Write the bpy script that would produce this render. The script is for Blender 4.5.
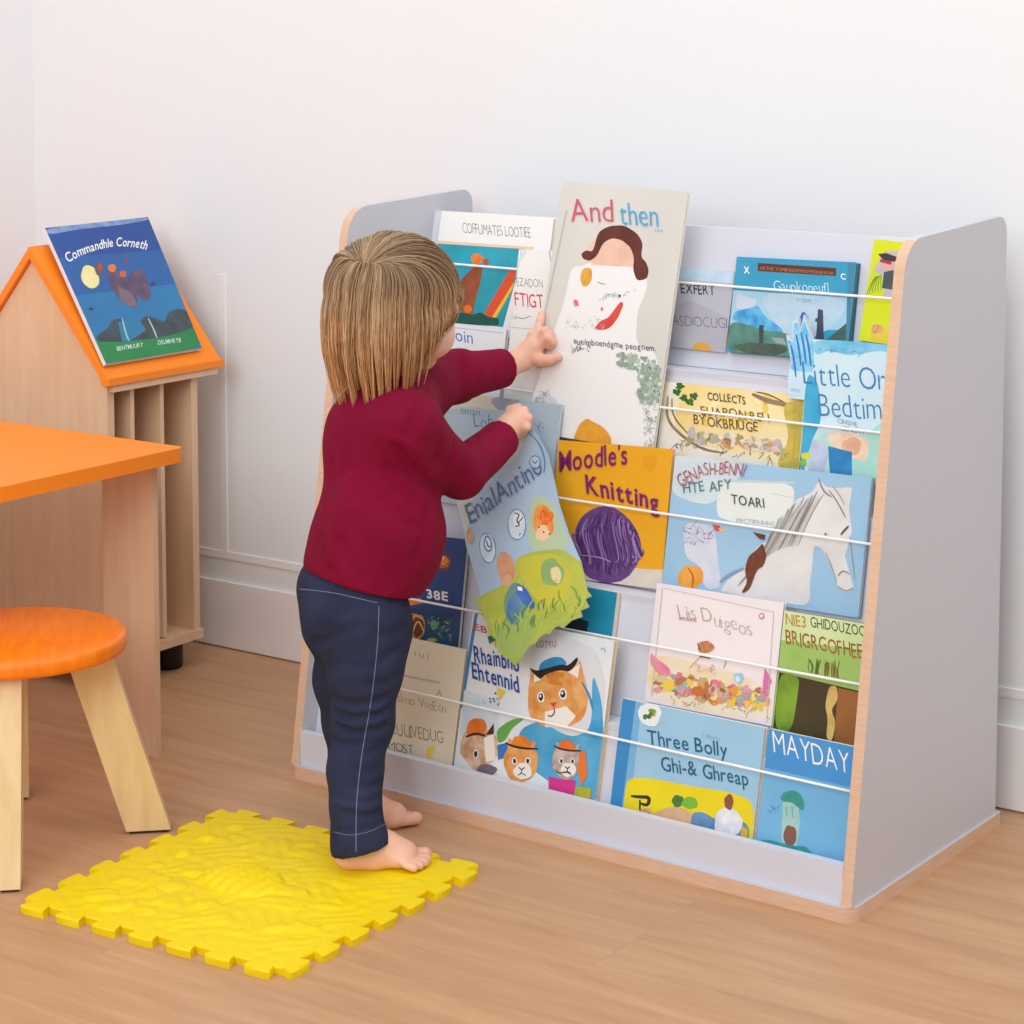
import bpy, bmesh, math, random
import numpy as np
from mathutils import Vector, Matrix
from mathutils.geometry import tessellate_polygon
from mathutils.bvhtree import BVHTree

for o in list(bpy.data.objects): bpy.data.objects.remove(o)
SC = bpy.context.scene
COL = SC.collection
random.seed(7); RNG = np.random.default_rng(7)

# ------------------------------------------------------------------ camera
F, CY, PITCH, H = 2213.9, 239.84, math.radians(5.1411), 1.0
cam_d = bpy.data.cameras.new('camera'); cam = bpy.data.objects.new('camera', cam_d); COL.objects.link(cam)
cam.location = (0, 0, H); cam.rotation_euler = (math.pi/2-PITCH, 0, 0)
cam_d.sensor_width = 36; cam_d.lens = F*36/1024
cam_d.shift_y = (CY-512)/1024
cam_d.clip_start = .05; cam_d.clip_end = 50
SC.camera = cam

# ------------------------------------------------------------------ light
SC.view_settings.view_transform = 'Standard'; SC.view_settings.look = 'None'
SC.view_settings.exposure = 0.0; SC.view_settings.gamma = 1; SC.view_settings.use_curve_mapping = False
w = bpy.data.worlds.new('world'); SC.world = w; w.use_nodes = True
w.node_tree.nodes['Background'].inputs[0].default_value = (.93, .965, 1, 1)
w.node_tree.nodes['Background'].inputs[1].default_value = 0.74
def area(name, loc, target, size, power, col=(1,1,1)):
    d = bpy.data.lights.new(name, 'AREA'); d.shape = 'RECTANGLE'; d.size, d.size_y = size; d.energy = power; d.color = col
    o = bpy.data.objects.new(name, d); COL.objects.link(o); o.location = loc
    o.rotation_euler = (Vector(target)-Vector(loc)).to_track_quat('-Z', 'Y').to_euler(); return o
area('key_light', (-1.3, -0.5, 2.2), (-0.1, 3.0, 0.5), (2.6, 1.8), 58, (.97, .985, 1))  # large soft key added from upper left; no window stands there
area('overhead_fill', (0.3, 2.0, 2.75), (0.1, 2.9, 0.3), (2.0, 1.4), 20, (1, .99, .98))  # unseen area lamp added overhead to brighten wall and rack

# ------------------------------------------------------------------ helpers
def lin(h):
    if isinstance(h, str): c = [int(h[i:i+2], 16)/255 for i in (0, 2, 4)]
    else: c = [x/255 for x in h]
    return tuple((x/12.92 if x <= .04045 else ((x+.055)/1.055)**2.4) for x in c)+(1,)
MATS = {}
def mat(name, col, rough=.55, col2=None, scale=40, stretch=(1,1,1), bump=0, bscale=None, spec=.4, detail=4, lo=.35, hi=.65, sss=0, sheen=0, coat=0, rot=0):
    if name in MATS: return MATS[name]
    m = bpy.data.materials.new(name); m.use_nodes = True; nt = m.node_tree; N = nt.nodes; L = nt.links
    b = N['Principled BSDF']; b.inputs['Roughness'].default_value = rough; b.inputs['Specular IOR Level'].default_value = spec
    b.inputs['Base Color'].default_value = lin(col)
    if sss: b.inputs['Subsurface Weight'].default_value = sss; b.inputs['Subsurface Radius'].default_value = (.012,.005,.003); b.inputs['Subsurface Scale'].default_value = 1
    if sheen: b.inputs['Sheen Weight'].default_value = sheen
    if coat: b.inputs['Coat Weight'].default_value = coat; b.inputs['Coat Roughness'].default_value = .25
    if col2 or bump:
        tc = N.new('ShaderNodeTexCoord'); mp = N.new('ShaderNodeMapping'); mp.inputs['Scale'].default_value = stretch; mp.inputs['Rotation'].default_value = (0,0,rot)
        L.new(tc.outputs['Object'], mp.inputs[0])
    if col2:
        nz = N.new('ShaderNodeTexNoise'); nz.inputs['Scale'].default_value = scale; nz.inputs['Detail'].default_value = detail
        rp = N.new('ShaderNodeValToRGB'); rp.color_ramp.elements[0].position = lo; rp.color_ramp.elements[1].position = hi
        rp.color_ramp.elements[0].color = lin(col); rp.color_ramp.elements[1].color = lin(col2)
        L.new(mp.outputs[0], nz.inputs[0]); L.new(nz.outputs[0], rp.inputs[0]); L.new(rp.outputs[0], b.inputs['Base Color'])
    if bump:
        n2 = N.new('ShaderNodeTexNoise'); n2.inputs['Scale'].default_value = bscale or scale; n2.inputs['Detail'].default_value = 3
        bp = N.new('ShaderNodeBump'); bp.inputs['Strength'].default_value = bump; bp.inputs['Distance'].default_value = .002
        L.new(mp.outputs[0], n2.inputs[0]); L.new(n2.outputs[0], bp.inputs['Height']); L.new(bp.outputs[0], b.inputs['Normal'])
    MATS[name] = m; return m
def ink(col, col2=None, scale=60):                     # printed ink, one flat or mottled colour
    k = 'ink_'+str(col)+'_'+str(col2)
    return mat(k, col, .45, col2, scale, detail=5)

def link(name, me, mats, parent=None, loc=(0,0,0)):
    o = bpy.data.objects.new(name, me); COL.objects.link(o)
    for m in (mats if isinstance(mats, (list, tuple)) else [mats]): me.materials.append(m)
    if parent: o.parent = parent
    o.location = loc
    return o
def tag(o, label, cat, group=None, kind=None):
    if label: o['label'] = label
    if cat: o['category'] = cat
    if group: o['group'] = group
    if kind: o['kind'] = kind
    return o
def empty(name, loc, rotz=0):
    o = bpy.data.objects.new(name, None); COL.objects.link(o); o.location = loc; o.rotation_euler = (0,0,rotz); o.empty_display_size = .05
    return o
def smooth(me, ang=None):
    for p in me.polygons: p.use_smooth = True
    if ang:
        try: me.set_sharp_from_angle(angle=math.radians(ang))
        except Exception: pass
def pymesh(name, v, f, mi=None):
    me = bpy.data.meshes.new(name); me.from_pydata([tuple(x) for x in v], [], [tuple(x) for x in f]); me.update()
    if mi is not None:
        for p, i in zip(me.polygons, mi): p.material_index = i
    return me
def bmbox(bm, x0, x1, y0, y1, z0, z1):
    vs = [bm.verts.new(c) for c in ((x0,y0,z0),(x1,y0,z0),(x1,y1,z0),(x0,y1,z0),(x0,y0,z1),(x1,y0,z1),(x1,y1,z1),(x0,y1,z1))]
    for f in ((3,2,1,0),(4,5,6,7),(0,1,5,4),(1,2,6,5),(2,3,7,6),(3,0,4,7)): bm.faces.new([vs[i] for i in f])
    return vs
def finish(name, bm, mats, parent=None, loc=(0,0,0), bev=0, seg=2, sm=True):
    if bev:
        es = [e for e in bm.edges if len(e.link_faces) == 2 and e.calc_face_angle(0) > .5]
        bmesh.ops.bevel(bm, geom=es, offset=bev, segments=seg, profile=.5, affect='EDGES', clamp_overlap=True)
    bmesh.ops.recalc_face_normals(bm, faces=bm.faces)
    me = bpy.data.meshes.new(name); bm.to_mesh(me); bm.free()
    if sm and bev: smooth(me, 40)
    return link(name, me, mats, parent, loc)
def box(name, dims, mats, parent=None, loc=(0,0,0), bev=.001):
    bm = bmesh.new(); bmbox(bm, *dims); return finish(name, bm, mats, parent, loc, bev)
def prism(bm, poly, axis, a0, a1, side_mi=0, cap_mi=0):
    """extrude a 2D polygon along an axis. poly coords map to remaining axes in order."""
    def mk(p, a):
        c = list(p); c.insert(axis, a); return bm.verts.new(c)
    A = [mk(p, a0) for p in poly]; B = [mk(p, a1) for p in poly]; n = len(poly)
    f = bm.faces.new(A); f.material_index = cap_mi; f = bm.faces.new(B[::-1]); f.material_index = cap_mi
    for i in range(n):
        f = bm.faces.new([A[i], B[i], B[(i+1)%n], A[(i+1)%n]]); f.material_index = side_mi
def rounded(poly, radii, seg=6):
    out = []; n = len(poly)
    for i, p in enumerate(poly):
        r = radii[i] if isinstance(radii, (list, tuple)) else radii
        p = Vector(p)
        if r <= 0: out.append(tuple(p)); continue
        a = (Vector(poly[i-1])-p).normalized(); b = (Vector(poly[(i+1)%n])-p).normalized()
        h = a.angle(b)/2; d = r/math.tan(h); c = p+(a+b).normalized()*(r/math.sin(h))
        s = p+a*d; e = p+b*d
        for k in range(seg+1):
            v = (s-c).lerp(e-c, k/seg).normalized()*r+c
            out.append(tuple(v))
    return out
def tube(v, f, pts, r, n=8, caps=True):
    """append a swept tube; r number or list"""
    pts = [Vector(p) for p in pts]; base = len(v); m = len(pts)
    up = None
    for i, p in enumerate(pts):
        t = (pts[min(i+1, m-1)]-pts[max(i-1, 0)]).normalized()
        if up is None: up = t.orthogonal().normalized()
        up = (up-t*up.dot(t)).normalized(); s = t.cross(up)
        rr = r[i] if isinstance(r, (list, tuple)) else r
        for k in range(n):
            a = 2*math.pi*k/n; v.append(p+(up*math.cos(a)+s*math.sin(a))*rr)
    for i in range(m-1):
        for k in range(n):
            f.append((base+i*n+k, base+i*n+(k+1)%n, base+(i+1)*n+(k+1)%n, base+(i+1)*n+k))
    if caps: f.append(tuple(base+k for k in range(n))[::-1]); f.append(tuple(base+(m-1)*n+k for k in range(n)))

CAM = Vector((0,0,H)); CP, SP = math.cos(PITCH), math.sin(PITCH)
def ray(u, v):
    x = (u-512)/F; z = -(v-CY)/F
    return Vector((x, CP+z*SP, -SP+z*CP))
def onz(u, v, z=0):
    r = ray(u, v); return CAM+r*((z-H)/r.z)
def P(u, v, y):                                        # the place at world depth y seen at that spot of the photo
    r = ray(u, v); return CAM+r*(y/r.y)

# ------------------------------------------------------------------ materials
M_wall = mat('wall_paint', (237,238,240), .7, bump=.05, scale=120)
M_trim = mat('trim_paint', (243,241,241), .45)
M_lam = mat('grey_laminate', (201,201,208), .45, bump=.02, scale=300)
M_lamw = mat('white_laminate', (214,215,226), .5)
M_edge = mat('birch_edge', (224,188,160), .5, (217,178,148), 30, (1,1,8))
M_birch = mat('birch_panel', (230,196,162), .5, (223,186,150), 5, (9,9,1), detail=5, spec=.3)
M_birchd = mat('birch_inner', (205,166,132), .55, (192,152,118), 7, (9,9,1), spec=.3)
M_ltwood = mat('pale_birch_leg', (236,204,152), .4, (224,190,136), 9, (6,6,1), spec=.35, coat=.2)
M_orange = mat('orange_laminate', (255,142,32), .45, spec=.35)
M_orange2 = mat('orange_stool_paint', (255,136,16), .35, (246,120,8), 18, (1,6,1), spec=.4, rot=.6)
M_yellow = mat('yellow_rubber', (243,212,0), .5, bump=.35, bscale=260, spec=.35)
M_black = mat('black_rubber', (18,18,20), .4)
M_cord = mat('white_cord', (248,248,248), .5)
M_page = mat('page_paper', (238,232,220), .7, (222,212,196), 400, (1,1,1))

# floor: laminate boards running along the wall
def floor_mat():
    m = bpy.data.materials.new('floor_laminate'); m.use_nodes = True; nt = m.node_tree; N = nt.nodes; L = nt.links; b = N['Principled BSDF']
    tc = N.new('ShaderNodeTexCoord'); mp = N.new('ShaderNodeMapping'); mp.inputs['Rotation'].default_value = (0,0,math.radians(34.7))
    L.new(tc.outputs['Object'], mp.inputs[0])
    br = N.new('ShaderNodeTexBrick'); br.inputs['Scale'].default_value = 1; br.inputs['Brick Width'].default_value = 1.25; br.inputs['Row Height'].default_value = .28
    br.inputs['Mortar Size'].default_value = .0005; br.inputs['Color1'].default_value = (0,0,0,1); br.inputs['Color2'].default_value = (1,1,1,1); br.inputs['Mortar'].default_value = (.5,.5,.5,1); br.offset = .37
    L.new(mp.outputs[0], br.inputs[0])
    m2 = N.new('ShaderNodeMapping'); m2.inputs['Scale'].default_value = (1.6, 14, 1); L.new(mp.outputs[0], m2.inputs[0])
    ad = N.new('ShaderNodeVectorMath'); ad.operation = 'ADD'; sc = N.new('ShaderNodeVectorMath'); sc.operation = 'SCALE'; sc.inputs[3].default_value = 7
    L.new(br.outputs['Color'], sc.inputs[0]); L.new(m2.outputs[0], ad.inputs[0]); L.new(sc.outputs[0], ad.inputs[1])
    nz = N.new('ShaderNodeTexNoise'); nz.inputs['Scale'].default_value = 2.2; nz.inputs['Detail'].default_value = 8; nz.inputs['Roughness'].default_value = .62; nz.inputs['Distortion'].default_value = .6
    L.new(ad.outputs[0], nz.inputs[0])
    rp = N.new('ShaderNodeValToRGB'); e = rp.color_ramp.elements
    e[0].position = .3; e[0].color = lin((184,138,100)); e[1].position = .72; e[1].color = lin((208,164,124))
    L.new(nz.outputs[0], rp.inputs[0])
    mx = N.new('ShaderNodeMixRGB'); mx.blend_type = 'MULTIPLY'; mx.inputs[0].default_value = 1
    tone = N.new('ShaderNodeValToRGB'); tone.color_ramp.elements[0].color = (.96,.96,.96,1); tone.color_ramp.elements[1].color = (1,1,1,1)
    L.new(br.outputs['Color'], tone.inputs[0]); L.new(rp.outputs[0], mx.inputs[1]); L.new(tone.outputs[0], mx.inputs[2])
    mo = N.new('ShaderNodeMixRGB'); L.new(br.outputs['Fac'], mo.inputs[0]); L.new(mx.outputs[0], mo.inputs[1]); mo.inputs[2].default_value = lin((180,138,108))
    L.new(mo.outputs[0], b.inputs['Base Color']); b.inputs['Roughness'].default_value = .42; b.inputs['Specular IOR Level'].default_value = .35
    return m

# ------------------------------------------------------------------ room
WA = Vector((.822,-.569,0)).normalized(); WB = Vector((-WA.y, WA.x, 0)); WYAW = math.atan2(WA.y, WA.x)
def W(a, b, z=0): return WA*a+WB*b+Vector((0,0,z))
WALLB, CORN = 2.682, -2.862
def wallbox(name, a0, a1, b0, b1, z0, z1, m, bev=0):
    o = box(name, (a0,a1,b0,b1,z0,z1), m, bev=bev); o.rotation_euler = (0,0,WYAW); o['kind'] = 'structure'; return o
fl = box('floor', (-3.2,3.4,-1.5,5.2,-.05,0), floor_mat(), bev=0); fl['kind'] = 'structure'
wallbox('wall_back', CORN-.1, 1.6, WALLB, WALLB+.1, 0, 2.8, M_wall)
wallbox('wall_left', CORN-.1, CORN, -.6, WALLB, 0, 2.8, M_wall)
wallbox('baseboard_back', CORN, 1.6, WALLB-.006, WALLB, .003, .112, M_trim, .002)
wallbox('baseboard_left', CORN, CORN+.006, -.6, WALLB-.006, .003, .112, M_trim, .002)
wallbox('trim_1', CORN, 1.6, WALLB-.0025, WALLB, .150, .162, M_trim, .001)
wallbox('trim_2', -2.437, -2.425, WALLB-.002, WALLB, .1625, .62, M_trim, .0009)

# ------------------------------------------------------------------ display rack (local x = width, y = depth, z = up)
SO = Vector((-.30095, 2.94383, 0)); SY = -.637079; SA = Vector((math.cos(SY), math.sin(SY), 0)); SB = Vector((-SA.y, SA.x, 0))
SW, SD, BT = .8534, .390, .018; PT = .0135
def S(x, y, z): return SO+SA*x+SB*y+Vector((0,0,z))
rack = tag(empty('book_display_rack', SO, SY), 'grey laminate tiered book display rack with birch edges and white cords', 'book rack')
bm = bmesh.new(); prism(bm, rounded([(-.004,-.004),(SW+.004,-.004),(SW+.004,SD+.01),(-.004,SD+.01)], [.02,.02,.004,.004]), 2, 0, BT, 1, 0)
finish('base_board', bm, [M_lam, M_edge], rack, bev=.0012)
prof = rounded([(0,BT),(.1143,.771),(SD,.784),(SD,BT)], [0,.045,.022,0], 8)
for nm, x0 in (('side_panel', 0), ('side_panel', SW-PT)):
    bm = bmesh.new(); prism(bm, prof, 0, x0, x0+PT, 1, 0); sp_ = finish(nm, bm, [M_lam, M_edge], rack, bev=.0018)
    for p_ in sp_.data.polygons:
        if p_.normal.z > .94 or p_.center.y > SD-.004: p_.material_index = 0
BL = .21                                                # lean of the tier boards
ZT = {5:.032, 4:.152, 3:.302, 2:.430, 1:.575}
YT = {}; y = .030
for k in (5,4,3,2,1):
    YT[k] = y; 
    if k > 1: y = y+BL*(ZT[k-1]-ZT[k])+.030
def board(k, z): return YT[k]+BL*(z-ZT[k])
for k in (1,2,3,4,5):
    ztop = .756 if k == 1 else ZT[k-1]
    th = .008
    yb, yt = YT[k], board(k, ztop)
    bm = bmesh.new(); prism(bm, [(yb,ZT[k]),(yt,ztop),(yt+th,ztop),(yb+th,ZT[k])], 0, PT, SW-PT, 0, 0)
    finish('tier_board', bm, [M_lamw], rack, bev=.001)
    if k < 5:
        bm = bmesh.new(); y0 = board(k+1, ZT[k]); bmbox(bm, PT, SW-PT, y0-.002, YT[k]+.008, ZT[k]-.009, ZT[k]-.0006)
        finish('ledge', bm, [M_lamw], rack, bev=.001)
bm = bmesh.new(); bmbox(bm, PT, SW-PT, .004, .016, BT, .064); finish('kick_board', bm, [M_lamw], rack, bev=.001)
for k, (zl, zr) in {1:(.686,.684),2:(.530,.528),3:(.4045,.404),4:(.251,.252),5:(.1445,.142)}.items():
    v, f = [], []; pts = []
    for i in range(13):
        t = i/12; z = zl+(zr-zl)*t-.001*math.sin(math.pi*t); pts.append((PT+(SW-2*PT)*t, board(k, z)-.021, z))
    tube(v, f, pts, .0017, 8); me = pymesh('display_cord', v, f); smooth(me); link('cord', me, M_cord, rack)

# ------------------------------------------------------------------ lettering
_gc = {}
def glyph(ch, off):
    if (ch, off) in _gc: return _gc[(ch, off)]
    cu = bpy.data.curves.new('t', 'FONT'); cu.body = ch; cu.size = 1; cu.offset = off; cu.resolution_u = 3; cu.fill_mode = 'FRONT'
    o = bpy.data.objects.new('t', cu); COL.objects.link(o)
    me = o.to_mesh(); vs = np.array([v.co[:2] for v in me.vertices]); me.calc_loop_triangles()
    tr = [tuple(t.vertices) for t in me.loop_triangles]
    o.to_mesh_clear(); bpy.data.objects.remove(o); bpy.data.curves.remove(cu)
    if len(vs): x0, x1 = vs[:,0].min(), vs[:,0].max(); vs[:,0] -= x0; wd = x1-x0
    else: wd = .3
    _gc[(ch, off)] = (vs, tr, wd); return _gc[(ch, off)]
def layout(s, off=0, jit=.04, gap=.09, rnd=None, stretch=1):
    """triangles in units of width 1 and cap height 1"""
    rnd = rnd or random; x = 0; tris = []
    for ch in s:
        if ch == ' ': x += .3; continue
        vs, tr, wd = glyph(ch, off); a = rnd.uniform(-jit, jit)*2.2; dy = rnd.uniform(-jit, jit)
        c, sn = math.cos(a), math.sin(a); q = [((px-wd/2)*c-py*sn+wd/2+x, (px-wd/2)*sn+py*c+dy) for px, py in vs]
        for t in tr: tris.append([q[i] for i in t])
        x += wd+gap
    tot = x-gap
    return [[(px/tot, py/.72) for px, py in t] for t in tris]

def clip_tri(poly, quad):
    """clip a convex 2D polygon by a convex CCW quad"""
    out = poly
    n = len(quad)
    for i in range(n):
        a, b = quad[i], quad[(i+1)%n]; inp = out; out = []
        if not inp: break
        ex, ey = b[0]-a[0], b[1]-a[1]
        d = [ex*(p[1]-a[1])-ey*(p[0]-a[0]) for p in inp]
        for j in range(len(inp)):
            p, q = inp[j], inp[(j+1)%len(inp)]; dp, dq = d[j], d[(j+1)%len(inp)]
            if dp >= 0: out.append(p)
            if (dp >= 0) != (dq >= 0):
                t = dp/(dp-dq); out.append((p[0]+(q[0]-p[0])*t, p[1]+(q[1]-p[1])*t))
    return out

class Book:
    """A book whose front cover lies on a plane through origin o with normal n; artwork is laid out on that plane."""
    def __init__(s, o, n, quad, base, thick=.006, edge=None, name='picture_book', curl=None, page=None, free=False):
        s.o, s.n = Vector(o), Vector(n).normalized(); s.e2 = (Vector((0,0,1))-s.n*s.n.z).normalized(); s.e1 = s.e2.cross(s.n)
        s.quad_px = quad; s.th = thick; s.name = name; s.curl = curl; s.page = page or M_page
        q = [s.uv(*p) for p in quad]                    # TL TR BR BL or any outline
        if len(q) == 4 and not free:
            v = [Vector(p) for p in q]; ax = ((v[1]-v[0])+(v[2]-v[3])).normalized()
            ay = ((v[0]-v[3])+(v[1]-v[2])).normalized(); c = (v[0]+v[1]+v[2]+v[3])/4
            d = (ax+Vector((ay.y,-ay.x))).normalized(); u = Vector((-d.y, d.x))
            hw = ((v[1]-v[0]).length+(v[2]-v[3]).length)/4; hh = ((v[0]-v[3]).length+(v[1]-v[2]).length)/4
            q = [tuple(c-d*hw+u*hh), tuple(c+d*hw+u*hh), tuple(c+d*hw-u*hh), tuple(c-d*hw-u*hh)]
        s.q = q; s.ccw = q[::-1] if area2(q) < 0 else q
        s.cx = (sum(p[0] for p in q)/len(q)); s.lo = min(p[1] for p in q)
        s.base = base; s.edge = edge or base
        s.V, s.Fc, s.Mi = [], [], []; s.TX = []; s.mats = []; s.tm = []; s.layer = 0; s.raw = False
    def uv(s, u, v):
        r = ray(u, v); t = (s.o-CAM).dot(s.n)/r.dot(s.n); d = CAM+r*t-s.o
        return (d.dot(s.e1), d.dot(s.e2))
    def p3(s, p, off=0):
        if s.curl: off += s.curl(p)
        return s.o+s.e1*p[0]+s.e2*p[1]+s.n*off
    def mi(s, m, title=False):
        L = s.tm if title else s.mats
        if m not in L: L.append(m)
        return L.index(m)
    def addtri(s, tri, m, title, off):
        if area2(tri) < 0: tri = tri[::-1]
        c = clip_tri(tri, s.ccw) if s.convex() else tri
        if len(c) < 3 or abs(area2(c)) < 1e-10: return
        if title: V, Fc, Mi = s.TX[-1][:3]
        else: V, Fc, Mi = s.V, s.Fc, s.Mi
        b = len(V); V += [s.p3(p, off) for p in c]; Fc.append(tuple(range(b, b+len(c)))); Mi.append(0 if title else s.mi(m))
    def convex(s): return len(s.q) == 4
    def poly(s, px, m, title=False, sub=0):
        s.layer += 1; off = .00002*s.layer
        if len(px) > 5 and not s.raw:
            Q = [Vector(p) for p in px]
            for _ in range(2): Q = [w_ for a_, b_ in zip(Q, Q[1:]+Q[:1]) for w_ in (a_*.8+b_*.2, a_*.2+b_*.8)]
            px = [tuple(x) for x in Q]
        q = [s.uv(*p) for p in px]
        for t in tessellate_polygon([[Vector((a,b,0)) for a,b in q]]):
            tri = [q[i] for i in t]; tl = [tri]
            if s.curl or sub:
                for _ in range(3):
                    nt = []
                    for a,b,c in tl:
                        if max(math.dist(a,b), math.dist(b,c), math.dist(a,c)) < .012: nt.append((a,b,c)); continue
                        ab = ((a[0]+b[0])/2,(a[1]+b[1])/2); bc = ((b[0]+c[0])/2,(b[1]+c[1])/2); ca = ((a[0]+c[0])/2,(a[1]+c[1])/2)
                        nt += [(a,ab,ca),(ab,b,bc),(ca,bc,c),(ab,bc,ca)]
                    tl = nt
            for x in tl: s.addtri(list(x), m, title, off)
        return s
    def blob(s, cx, cy, rx, ry, m, rot=0, jit=.08, n=26, title=False):
        a0 = random.random()*6; c, sn = math.cos(math.radians(rot)), math.sin(math.radians(rot)); pts = []
        for i in range(n):
            a = 2*math.pi*i/n; r = 1+jit*(.6*math.sin(3*a+a0)+.5*math.sin(5*a+2*a0))+random.uniform(-jit,jit)*.4
            x, y = rx*r*math.cos(a), ry*r*math.sin(a); pts.append((cx+x*c-y*sn, cy+x*sn+y*c))
        s.raw = True; s.poly(pts, m, title); s.raw = False; return s
    def stroke(s, pts, wd, m, title=False, taper=True, smoothn=3):
        P_ = [Vector(p) for p in pts]
        for _ in range(smoothn if len(P_) > 2 else 0):
            Q = [P_[0]]
            for a, b in zip(P_, P_[1:]): Q += [a*.75+b*.25, a*.25+b*.75]
            P_ = Q+[P_[-1]]
            if len(P_) > 40: break
        s.layer += 1; off = .00002*s.layer; Ls, Rs = [], []; n = len(P_)
        for i, p in enumerate(P_):
            t = P_[min(i+1,n-1)]-P_[max(i-1,0)]
            if t.length < 1e-6: t = Vector((1,0))
            t.normalize(); nn = Vector((-t.y,t.x)); k = 1 if not taper else max(.35, math.sin(math.pi*(i+.6)/(n+.2))**.5)
            Ls.append(s.uv(*(p+nn*wd*k/2))); Rs.append(s.uv(*(p-nn*wd*k/2)))
        for i in range(n-1):
            s.addtri([Ls[i],Rs[i],Rs[i+1]], m, title, off); s.addtri([Ls[i],Rs[i+1],Ls[i+1]], m, title, off)
        return s
    def scatter(s, x0, y0, x1, y1, n, size, mats, sl=0, line=False):
        s.layer += 1
        for i in range(n):
            u = random.random(); x = x0+(x1-x0)*u; y = random.uniform(y0,y1)+sl*(x-x0); L0 = s.layer
            r = size*random.uniform(.5,1.3)
            if line: s.stroke([(x,y),(x+random.uniform(-r,r),y+random.uniform(-r,r)),(x+random.uniform(-r,r)*1.5,y+random.uniform(-r,r)*1.5)], max(.5,size*.14), random.choice(mats), smoothn=2)
            else: s.blob(x, y, r, r*random.uniform(.5,1), random.choice(mats), random.uniform(0,180), .22, 11)
            s.layer = L0+(i % 7 == 6)
        s.layer += 1
        return s
    def text(s, st, p0, p1, h, m, off=0, jit=.03, sag=0, up=(-.09,-1), seed=3, gap=.09, flat=False):
        s.layer += 1; s.TX.append(([], [], [], m, 'title_lettering' if h >= 9 else 'small_lettering')); o2 = .00002*s.layer; rnd = random.Random(seed+len(st)); p0 = Vector(p0); p1 = Vector(p1); d = p1-p0; up = Vector(up)
        for t in layout(st, off, jit, gap, rnd):
            q = []
            for x, y in t:
                p = p0+d*x+up*(h*y)+Vector((0,-4*sag*x*(1-x))); 
                if sag: a = (x-.5)*8*sag/d.length; p += Vector((1,d.y/d.x))*0+Vector((math.sin(a)*h*y,0))
                q.append(s.uv(*p))
            s.addtri(q, m, True, o2)
        return s
    def build(s, label, group='picture books on the display rack', board_=False):
        root_p = s.p3((s.cx, s.lo), -s.th); root = empty(s.name, root_p); tag(root, label, 'book', group)
        q, th = s.q, s.th
        # cover: front sheet, back sheet and spine on the left edge, with the artwork printed on it
        V, Fc, Mi = [], [], []
        bmi, emi = s.mi(s.base), s.mi(s.edge)
        def slab(poly, a, b, m1, m2):
            n = len(poly); k = len(V)
            if s.curl:
                # finely divided sheet so that it can bend
                tl = []
                for t in tessellate_polygon([[Vector((x,y,0)) for x,y in poly]]): tl.append([poly[i] for i in t])
                for _ in range(4):
                    nt = []
                    for A,B,C in tl:
                        if max(math.dist(A,B), math.dist(B,C), math.dist(A,C)) < .01: nt.append((A,B,C)); continue
                        ab = ((A[0]+B[0])/2,(A[1]+B[1])/2); bc = ((B[0]+C[0])/2,(B[1]+C[1])/2); ca = ((A[0]+C[0])/2,(A[1]+C[1])/2)
                        nt += [(A,ab,ca),(ab,B,bc),(ca,bc,C),(ab,bc,ca)]
                    tl = nt
                for offz in (b, a):
                    for t in tl:
                        k2 = len(V); V.extend([s.p3(p, offz) for p in t]); Fc.append((k2,k2+1,k2+2)); Mi.append(m1)
                for i in range(n):
                    A, B = poly[i], poly[(i+1)%n]
                    for j in range(8):
                        a1 = (A[0]+(B[0]-A[0])*j/8, A[1]+(B[1]-A[1])*j/8); b1 = (A[0]+(B[0]-A[0])*(j+1)/8, A[1]+(B[1]-A[1])*(j+1)/8)
                        k2 = len(V); V.extend([s.p3(a1,a), s.p3(b1,a), s.p3(b1,b), s.p3(a1,b)]); Fc.append((k2,k2+1,k2+2,k2+3)); Mi.append(m2)
                return
            V.extend([s.p3(p,b) for p in poly]); V.extend([s.p3(p,a) for p in poly])
            Fc.append(tuple(range(k,k+n))); Mi.append(m1); Fc.append(tuple(range(k+n,k+2*n))[::-1]); Mi.append(m2)
            for i in range(n): Fc.append((k+i,k+(i+1)%n,k+n+(i+1)%n,k+n+i)); Mi.append(m2)
        ct = .0008 if not board_ else .002
        slab(q, -ct, 0, bmi, emi)
        if th > .003:
            slab(q, -th, -th+ct, emi, emi)
            L = [q[0], tuple(Vector(q[0]).lerp(Vector(q[1]), .012)), tuple(Vector(q[3]).lerp(Vector(q[2]), .012)), q[3]] if len(q) == 4 else None
            if L: slab(L, -th+ct, -ct, emi, emi)
        k = len(V); V += s.V; Fc += [tuple(i+k for i in f) for f in s.Fc]; Mi += s.Mi
        me = pymesh('cover', [p-root_p for p in V], Fc, Mi)
        link('cover', me, s.mats, root)
        if th > .003:
            c = Vector((s.cx, sum(p[1] for p in q)/len(q))); V, Fc, Mi = [], [], []
            ins = [tuple(Vector(p).lerp(c, .012)) for p in q]
            k = 0; n = len(ins); V = [s.p3(p,-ct) for p in ins]+[s.p3(p,-th+ct) for p in ins]
            Fc = [tuple(range(n)), tuple(range(n,2*n))[::-1]]+[(i,(i+1)%n,n+(i+1)%n,n+i) for i in range(n)]
            link('page_block', pymesh('pages', [p-root_p for p in V], Fc), s.page, root)
        for tv, tf, tmi, m_, nm_ in s.TX:
            if tv: link(nm_, pymesh('title', [p-root_p for p in tv], tf, tmi), m_, root)
        return root
def area2(q): return sum(q[i][0]*q[(i+1)%len(q)][1]-q[(i+1)%len(q)][0]*q[i][1] for i in range(len(q)))/2
NB = (SB*-1+Vector((0,0,BL))).normalized()
def tierbook(k, quad, base, thick=.007, gap=.001, **kw):
    o = S(.4, board(k, .5)-gap-thick*1.02, .5); return Book(o, NB, quad, base, thick, **kw)
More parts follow.
